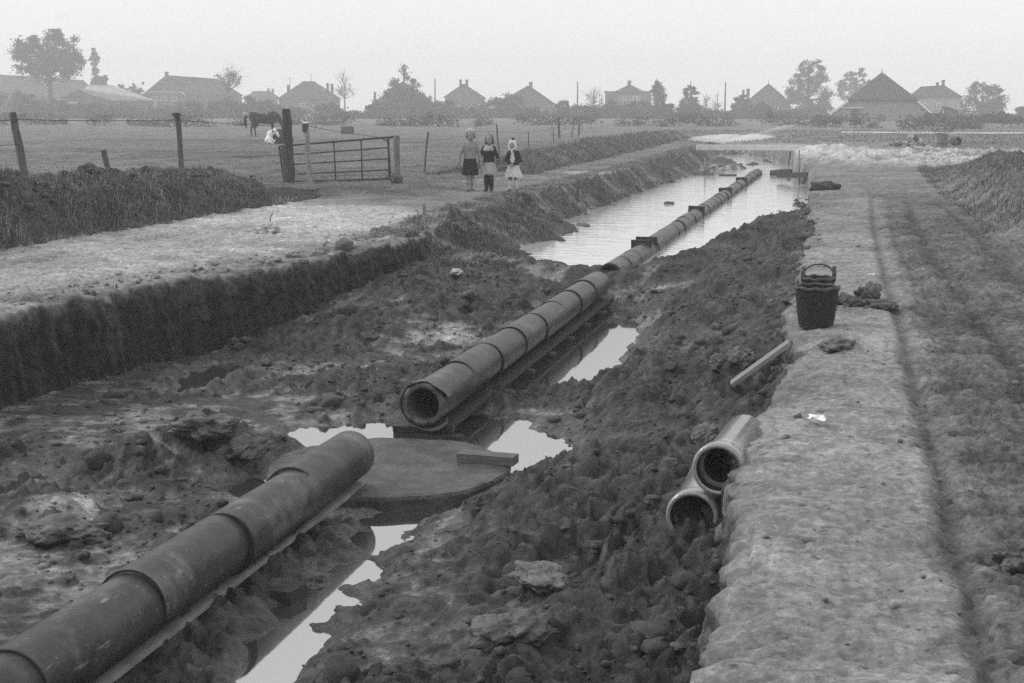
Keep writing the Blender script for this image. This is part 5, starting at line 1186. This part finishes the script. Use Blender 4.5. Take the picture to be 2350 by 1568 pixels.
tree('bare_tree', 'bare thin-twigged tree right of the three-chimney house', 790, 165, 766, 822, 190, 215, 106, 2, 26, 6, .12, bare=.85, shape='cone', tw=.14)
tree('bushy_tree', 'bushy tree with loose sprays on top, left of the children', 925, 143, 870, 982, 168, 250, 107, 1, 80, 50, .14, shape='cone', tw=.3)
tree('bare_tree', 'bare slender tree between the telegraph pole and the flat-eaved house', 1364, 188, 1338, 1392, 175, 240, 108, 2, 24, 5, .12, bare=.9, shape='cone', tw=.14)
tree('leafy_tree', 'leafy tree with two dark spires right of the flat-eaved house', 1508, 179, 1488, 1552, 165, 262, 109, 1, 60, 48, .14, shape='spire', tw=.24)
tree('leafy_tree', 'pointed dark leafy tree left of the right-hand telegraph pole', 1586, 174, 1548, 1618, 163, 268, 110, 1, 70, 50, .14, shape='cone', tw=.24)
tree('bare_tree', 'faint bare tree just left of the right-hand telegraph pole', 1648, 200, 1630, 1664, 205, 250, 111, 2, 18, 4, .12, bare=.9, shape='cone', tw=.12)
tree('bare_tree', 'faint bare tree right of the pointed dark leafy tree', 1622, 206, 1606, 1640, 205, 250, 131, 2, 18, 4, .12, bare=.9, shape='cone', tw=.12)
tree('tall_tree', 'tall pale tree between the pointed house and the barn', 1858, 121, 1802, 1918, 180, 262, 112, 2, 150, 46, .15, shape='dome', tw=.35)
tree('tall_tree', 'round tree rising behind the left side of the barn', 1966, 156, 1920, 2006, 205, 236, 113, 2, 60, 55, .17, tw=.3)
tree('apple_tree', 'wide spreading tree with sprays of twigs at the right, beside the barn', 2256, 184, 2184, 2318, 165, 262, 114, 1, 85, 55, .13, shape='dome', tw=.3)
tree('leafy_tree', 'tree cut off by the right frame edge', 2366, 225, 2332, 2400, 160, 268, 115, 0, 40, 70, .15, shape='dome')
shr = [(20,205,-40,90,160,0,'wide shrub mass at the far left frame edge'),(70,222,30,120,158,1,'shrub below the big round-crowned tree'),(130,232,95,170,156,1,'shrub before the shed gable'),(205,240,170,248,152,1,'low shrub before the pale-roofed shed'),
 (285,238,240,335,155,1,'shrub below the pale shed roof'),(372,246,335,410,155,1,'shrub before the white-corniced farmhouse'),(440,232,400,490,156,0,'tall shrub before the broad farmhouse'),(505,226,470,545,158,1,'shrub under the windswept bare tree'),
 (562,228,530,600,158,1,'shrub left of the horse'),(612,236,585,650,156,1,'shrub behind the horse'),(672,252,645,700,152,1,'low shrub before the three-chimney house'),(752,244,722,790,155,1,'shrub at the right corner of the three-chimney house'),(785,262,755,835,150,1,'low hedge shrub in the gap beside the gabled house'),
 (862,248,838,900,150,1,'shrub at the foot of the half-hidden gabled house'),(905,205,850,960,160,0,'dense shrub under the bushy tree'),(965,212,925,1012,158,1,'dense shrub right of the bushy tree'),(1020,232,985,1050,155,1,'shrub left below the twin-chimney house'),
 (1075,252,1040,1120,152,1,'shrub before the twin-chimney house'),(1128,230,1100,1160,165,2,'pale shrub between the two gabled houses'),(1165,215,1125,1205,160,1,'tall shrub against the broad gabled house'),(1215,255,1180,1262,150,1,'low shrub before the broad gabled house'),
 (1300,240,1278,1340,158,1,'shrub right of the broad gabled house'),(1345,250,1320,1378,155,1,'shrub at the foot of the telegraph pole'),(1410,232,1378,1445,155,0,'shrub before the left end of the flat-eaved house'),(1460,238,1425,1500,152,0,'shrub before the middle of the flat-eaved house'),
 (1520,245,1480,1560,148,0,'dense shrub below the twin-spired tree'),(1590,250,1555,1640,148,0,'dense shrub below the pointed leafy tree'),(1660,262,1625,1700,145,1,'low hedge by the right-hand telegraph pole'),(1702,222,1682,1724,160,0,'rounded dark evergreen left of the pointed house'),
 (1755,248,1715,1800,146,0,'shrub before the pointed house'),(1810,258,1780,1850,145,1,'shrub below the tall pale tree, left side'),(1865,250,1835,1900,155,2,'pale shrub below the tall pale tree, right side'),(1895,268,1872,1925,138,1,'low shrub at the left foot of the barn'),
 (2145,262,2120,2175,135,1,'low shrub at the right foot of the barn'),(2215,268,2180,2250,132,1,'shrub left below the spreading tree'),(2290,262,2245,2330,132,0,'shrub right below the spreading tree')]
for i, (cx, yt, x0, x1, D, lf, lb) in enumerate(shr):
    tree('shrub', lb, cx, yt - (0 if cx > 1870 else (8 if yt > 215 else 4)), x0 - 6, x1 + 6, D, 290, 300 + i, lf, 42, 60, .15, trunk=False, shape='dome', cat='shrub', group='shrubs along the far hedge line', zbase=-.25)
# hedge bottoms: a continuous undergrowth along the field edge
rng = np.random.default_rng(55); C = []
for x in np.arange(-120, 2480, 9.0):
    D = 146 + 8 * math.sin(x * .011) - (18 if x > 1850 else 0); q = atd(x + rng.uniform(-5, 5), 280, D + rng.uniform(-3, 6))
    if math.sin(x * .021) + .7 * math.sin(x * .057 + 1) > -.6: C.append((q.x, q.y, rng.uniform(.0, .5) + .5 * max(0, math.sin(x * .033)), rng.uniform(.4, .9)))
V, Q = leaves(np.array(C), 75, .6, .14, rng); V[:, 2] = np.maximum(V[:, 2], -.1); tag(big_mesh('undergrowth', V, Q, M_LEAF[2], None, False), 'low tangled undergrowth along the far field edge', 'undergrowth', kind='stuff')

# ================================================================ beyond the pond
board('timber_span', atd(1601, 338.5, 60), atd(1862, 339, 58), .5, .21, gmat('pale_concrete', .62, .15, 3, .9, .3, 12), 'long pale beam laid across the ditch beyond the pond', 'beam')
a = at(1770, 399, -.50); b = at(1815, 397, -.45); m = MB(); m.tube([Vector((0, 0, 0)), (b - a) * .5, b - a], [.13, .14, .13], 10, jit=.08); tag(m.build('log', M_DARKWOOD, loc=a), 'short log floating past the far pipe end', 'log')
board('timber', at(1790, 402, -.35), at(1858, 402, -.25), .2, .16, M_DARKWOOD, 'dark timber lying on the mud spit right of the log', 'timber')
board('floating_board', at(1650, 402, -.53), at(1690, 402, -.53), .12, .05, M_DARKWOOD, 'dark board floating left of the far pipe end', 'board')
post((1618, 362), (1619, 402), .07, 'thin pale stick standing in the pond by the mud islet', 'stick', M_POSTP, 7, base=at(1619, 402, POND_Z), group=None, cat='stick')
post((1834, 345), (1834, 402), .05, 'thin pale stick standing on the mud spit', 'stick', M_POSTP, 7, base=at(1834, 402, -.3), group=None, cat='stick')
for (x, y, r, lb) in ((1537, 468, (.13, .1, .05), 'small dark clod in the pond left of the pipe'), (1836, 470, (.16, .1, .06), 'dark clod at the right shore of the pond'), (1338, 518, (.28, .08, .04), 'strip of floating weed at the left of the pond')):
    q = at(x, y, POND_Z); o = lump(x, y, r, lb, M_MUD, int(x)); o.location = (q.x, q.y, POND_Z)
# drum with boards, pipe ring and rubble on the sand heap
dp = hit(2162, 336); dr = empty('drum', dp, 0, 'pale dented drum on the sand heap with boards laid over it', 'drum')
m = MB(); m.lathe([(.001, 0), (.24, 0), (.245, .02), (.24, .04), (.24, .20), (.25, .215), (.24, .23), (.24, .40), (.25, .415), (.24, .43), (.24, .58), (.001, .58)], 24); m.build('shell', gmat('drum_metal', .16, .3, 5, .6, .2), dr, smooth=False)
m = MB(); m.lathe([(.246, .10), (.253, .11), (.253, .15), (.246, .16)], 24); m.build('hoop', gmat('hoop', .08), dr)
for i, (z, dx) in enumerate(((.60, 0), (.68, .02), (.76, -.01))): board('board', dp + Vector((-.42 + dx, -.05 * i, z - .03)), dp + Vector((.46 + dx, .1, z + .05)), .14, .03, M_WOOD, ['lowest', 'middle', 'topmost'][i] + ' board of three laid across the drum', 'board')
q = dp + Vector((-.42, 0, .72)); m = MB(); m.tube([(0, 0, 0), (-.22, 0, .18), (-.42, 0, .44)], [.03, .025, .02], 6); tag(m.build('stick', M_WOOD, loc=q), 'stick poking up left from the boards on the drum', 'stick')
rp = hit(2194, 334); m = MB(); m.lathe([(.14, -.17), (.20, -.17), (.20, .17), (.14, .17)], 28, 'y', True); o = m.build('pipe_ring', gmat('dark_concrete', .06, .3, 5, .8, .3), loc=rp + Vector((0, 0, .19)), rot=(0, 0, .55), smooth=False); tag(o, 'short thick pipe ring lying beside the drum on the sand', 'pipe ring')
rng = random.Random(5)
for k in range(26):
    x = 2030 + 95 * rng.random(); y = 333 - 8 * max(0, 1 - abs(x - 2090) / 40) * rng.random()
    s_ = rng.uniform(.07, .16); q = hit(x, 335 + rng.uniform(-1, 2)); up = rng.random() * .35 * max(0, 1 - abs(x - 2090) / 40)
    m = MB(); M_ = Euler((rng.uniform(-.6, .6), rng.uniform(-.6, .6), rng.uniform(0, 3))).to_matrix().to_4x4(); m.box(-s_, s_, -s_ * .6, s_ * .6, -s_ * .45, s_ * .45, M_)
    tag(m.build('rubble_stone', [gmat('rubble_pale', .34, .3, 9, .9, .4), gmat('rubble_dark', .12, .3, 9, .9, .4)][k % 2], loc=q + Vector((0, 0, s_ * .35 + up))), ['pale', 'dark'][k % 2] + ' broken stone in the rubble pile left of the drum', 'stone', ['pale', 'dark'][k % 2] + ' rubble stones left of the drum')
# sandy road past the barn
m = MB(); pts = [(1930, 303), (2060, 303.5), (2250, 304.5), (2420, 305)]; v_ = []; 
for (x, y) in pts: 
    a = at(x, y - 1.2, .03); b = at(x, y + 2.6, .03); v_ += [a, b]
m.add(v_, [(2 * i, 2 * i + 1, 2 * i + 3, 2 * i + 2)[::-1] for i in range(len(pts) - 1)]); tag(m.build('sandy_road', gmat('road_sand', .5, .15, .6, .95, .2, 4)), kind='structure')

# ================================================================ loose clods in the trench, grass
rng = np.random.default_rng(99)
def ico(sub):
    bm = bmesh.new(); bmesh.ops.create_icosphere(bm, subdivisions=sub, radius=1); bm.verts.ensure_lookup_table()
    v = np.array([q.co[:] for q in bm.verts]); f = np.array([[w.index for w in p.verts] for p in bm.faces]); bm.free(); return v, f
def clods(name, X, Y, size, sub, label, tone, sink=.25):
    v0, f0 = ico(sub); n = len(X); z = Hs(X, Y); nv = len(v0)
    ph = rng.uniform(0, 100, (n, 1)); sc = np.stack([size * rng.uniform(.7, 1.4, n), size * rng.uniform(.7, 1.4, n), size * rng.uniform(.45, .9, n)], 1)
    d = 1 + .42 * pn(v0[None, :, 0] * 1.6 + ph, v0[None, :, 1] * 1.6 + v0[None, :, 2] * 1.1 + ph, 5) + rng.uniform(-.22, .22, (n, nv))
    P_ = v0[None] * d[..., None] * sc[:, None, :]
    a = rng.uniform(0, 6.28, n); ca, sa = np.cos(a)[:, None], np.sin(a)[:, None]
    Px = P_[..., 0] * ca - P_[..., 1] * sa + X[:, None]; Py = P_[..., 0] * sa + P_[..., 1] * ca + Y[:, None]; Pz = P_[..., 2] + (z + sc[:, 2] * (1 - 2 * sink))[:, None]
    V = np.stack([Px, Py, Pz], -1).reshape(-1, 3); Fq = (f0[None] + (np.arange(n) * nv)[:, None, None]).reshape(-1, 3)
    t = np.repeat((.5 * tone + .5 * ground(X, Y)[1]) * rng.uniform(.55, 1.35, n), nv); o = big_mesh(name, V, Fq, SOIL, {'tone': t, 'wet': np.full(len(V), .5)}, False)
    return tag(o, label, 'clods', kind='stuff')
def in_trench(n, u0, u1, bias=1.6, cond=None):
    u = u0 + (u1 - u0) * rng.random(n) ** bias; le = I(L_LE, u) + .15; re = I(L_RE, u) - .06; x = le + (re - le) * rng.random(n)
    den = pn(x * .9, u * .9, 66) + .5 * pn(x * 2.5, u * 2.5, 67) + rng.uniform(-.45, .45, n)
    k = den > -.12; x, u = x[k], u[k]; z = Hs(x, u); k = (z > WATER_Z + .015) & (np.abs(x - PX) > .3); return x[k], u[k]
x, u = in_trench(1500, 3.5, 20.5); clods('loose_clods', x, u, rng.lognormal(math.log(.026), .6, len(x)), 2, 'loose wet clods scattered over the trench floor', .06, .42)
x, u = in_trench(11000, 3.2, 19.5); clods('soil_crumbs', x, u, rng.lognormal(math.log(.010), .45, len(x)), 1, 'fine crumbs of wet soil over the trench floor', .07, .35)
# crumbs on the sandy strip edge and on the track
n = 1300; u = 9 + 16 * rng.random(n); x = I(L_LE, u) - np.abs(rng.normal(0, .45, n)) - .03; clods('edge_crumbs', x, u, rng.lognormal(math.log(.013), .6, n), 1, 'dark soil crumbs along the cut edge of the sandy strip', .16, .4)
n = 900; u = 3.4 + 18 * rng.random(n) ** 1.5; x = I(L_RE, u) + .1 + 2.2 * rng.random(n) ** .7; clods('track_crumbs', x, u, rng.lognormal(math.log(.008), .5, n), 1, 'small soil crumbs on the dirt track', .18, .42)
n = 900; u = 3.2 + 24 * rng.random(n) ** 1.4; x = I(L_RE, u) + rng.normal(.0, .07, n); clods('bank_crumbs', x, u, rng.lognormal(math.log(.017), .55, n), 2, 'crumbled soil along the edge of the right bank', .13, .3)
# clods on the spoil ridges
n = 260; u = 13 + 13 * rng.random(n); x = I(L_RF, u) - 1.6 * rng.random(n) ** .8 - .05; clods('ridge_clods', x, u, rng.lognormal(math.log(.03), .5, n), 2, 'turned clods of turf and soil on the left spoil ridge', .06, .35)

n = 70; u = 14 + 10.5 * rng.random(n); x = I(L_RF, u) - .5 - .9 * rng.random(n); clods('crest_clods', x, u, rng.lognormal(math.log(.06), .35, n), 3, 'dark torn sods along the crest of the left spoil ridge', .03, .2)
M_GRASS = gmat('grass_blades', .19, .45, 1.1, .8, 0, spec=.2); M_GRASSD = gmat('grass_blades_dark', .13, .6, 1.3, .8, 0, spec=.2)
def blades(name, X, Y, length, width, mat, label, droop=.5, hang=None):
    n = len(X); z = Hs(X, Y); a = rng.uniform(0, 6.28, n); L_ = length * rng.uniform(.5, 1.3, n); dx, dy = np.cos(a), np.sin(a)
    lean = rng.uniform(.1, droop, n); B = np.stack([X, Y, z - .01], 1); w = width * rng.uniform(.6, 1.3, n)
    side = np.stack([-dy, dx, np.zeros(n)], 1) * w[:, None] / 2
    m1 = B + np.stack([dx * lean * L_ * .4, dy * lean * L_ * .4, L_ * .6 * (1 - lean * .3)], 1); t = B + np.stack([dx * lean * L_ * 1.15, dy * lean * L_ * 1.15, L_ * (1 - lean * .75)], 1)
    V = np.stack([B - side, B + side, m1 + side * .8, m1 - side * .8, t + side * .15, t - side * .15], 1).reshape(-1, 3); i0 = np.arange(n)[:, None] * 6
    Q = np.concatenate([i0 + np.array([[0, 1, 2, 3]]), i0 + np.array([[3, 2, 4, 5]])])
    return tag(big_mesh(name, V, Q, mat, None, False), label, 'grass', kind='stuff')
def clumpy(x, y, thr=-.1, f=1.2): k = pn(x * f, y * f, 91) + .4 * pn(x * 4, y * 4, 92) + rng.uniform(-.3, .3, len(x)) > thr; return x[k], y[k]
n = 75000; u = 12.5 + 13.6 * rng.random(n); x = I(L_RF, u) + .1 - 1.5 * rng.random(n); x, u = clumpy(x, u, -.05); blades('ridge_grass', x, u, .13, .006, M_GRASSD, 'shaggy grass on the left spoil ridge', 1.4)
n = 70000; u = 18 + 48 * rng.random(n) ** 1.3; x = I(L_LE, u) - .7 + 1.6 * rng.random(n); k = Hs(x, u) > POND_Z + .03; x, u = clumpy(x[k], u[k], -.15); blades('bank_grass', x, u, .09, .008, gmat('bank_blades', .19, .6, 1.3, .8, 0, spec=.2), 'rank grass on the left bank of the pond', 1.15)
n = 70000; u = 24 + 60 * rng.random(n) ** 1.4; x = I(L_LE, u) - .3 - 22 * rng.random(n) ** 1.3; k = (u > 28) | (x < I(L_RF, u) - .5); x, u = clumpy(x[k], u[k], .0, .5); blades('meadow_grass', x, u, .06, .012, M_GRASS, 'short grazed grass of the pasture', .9)
n = 34000; u = 36 + 50 * rng.random(n) ** 1.3; x = I(L_RF, u) + .2 - 2.6 * rng.random(n); x, u = clumpy(x, u, -.15); blades('far_ridge_grass', x, u, .15, .013, M_GRASSD, 'tall grass on the ridge beyond the children', .9)
n = 40000; u = 18.5 + 24 * rng.random(n); x = I(L_RRF, u) + 3.4 * rng.random(n) - .1; x, u = clumpy(x, u, -.1); blades('track_ridge_grass', x, u, .12, .009, M_GRASSD, 'grass on the ridge right of the track', .9)
n = 9000; u = 12.5 + 12.5 * rng.random(n); x = I(L_RF, u) + .05 - 1.0 * rng.random(n) ** 2; x, u = clumpy(x, u, .05); blades('pale_straw', x, u, .17, .006, gmat('straw', .34, .4, 2, .9, 0), 'pale dead strands in the grass of the left spoil ridge', 1.5)
n = 26000; u = 26 + 50 * rng.random(n) ** 1.5; x = I(L_RF, u) - 1 - 26 * rng.random(n); k = pn(x * .9, u * .6, 95) > .22; x, u = x[k], u[k]; blades('meadow_tussocks', x, u, .10, .014, M_GRASSD, 'darker tussocks dotted over the pasture', 1.0)
# frayed turf along the lip of the trench wall
n = 3500; u = 8 + 10.6 * rng.random(n); x = I(L_LE, u) + rng.normal(-.03, .06, n); blades('lip_grass', x, u, .07, .006, M_GRASS, 'frayed turf along the lip of the trench wall', 1.2)
n = 15000; u = 72 + 45 * rng.random(n); x = -14 + 26 * rng.random(n); k = ((x + 6.9) / 2.3) ** 2 + ((u - 88) / 12) ** 2 > 1.2; x, u = clumpy(x[k], u[k], -.05, .4); blades('rough_grass', x, u, .17, .03, M_GRASSD, 'rough grass beyond the end of the pond', .9)

# ================================================================ haze
hz = MB(); hz.box(-480, 480, -40, 560, -2.2, 19.5)
hm = bpy.data.materials.new('haze'); nt = nodes_of(hm); pv = nt.nodes.new('ShaderNodeVolumePrincipled'); pv.inputs['Color'].default_value = (1, 1, 1, 1); pv.inputs['Density'].default_value = .0018; pv.inputs['Anisotropy'].default_value = 0.0
om = nt.nodes.new('ShaderNodeOutputMaterial'); nt.links.new(pv.outputs[0], om.inputs['Volume'])
tag(hz.build('haze', hm), kind='stuff', label='pale autumn haze lying over the fields', cat='haze')
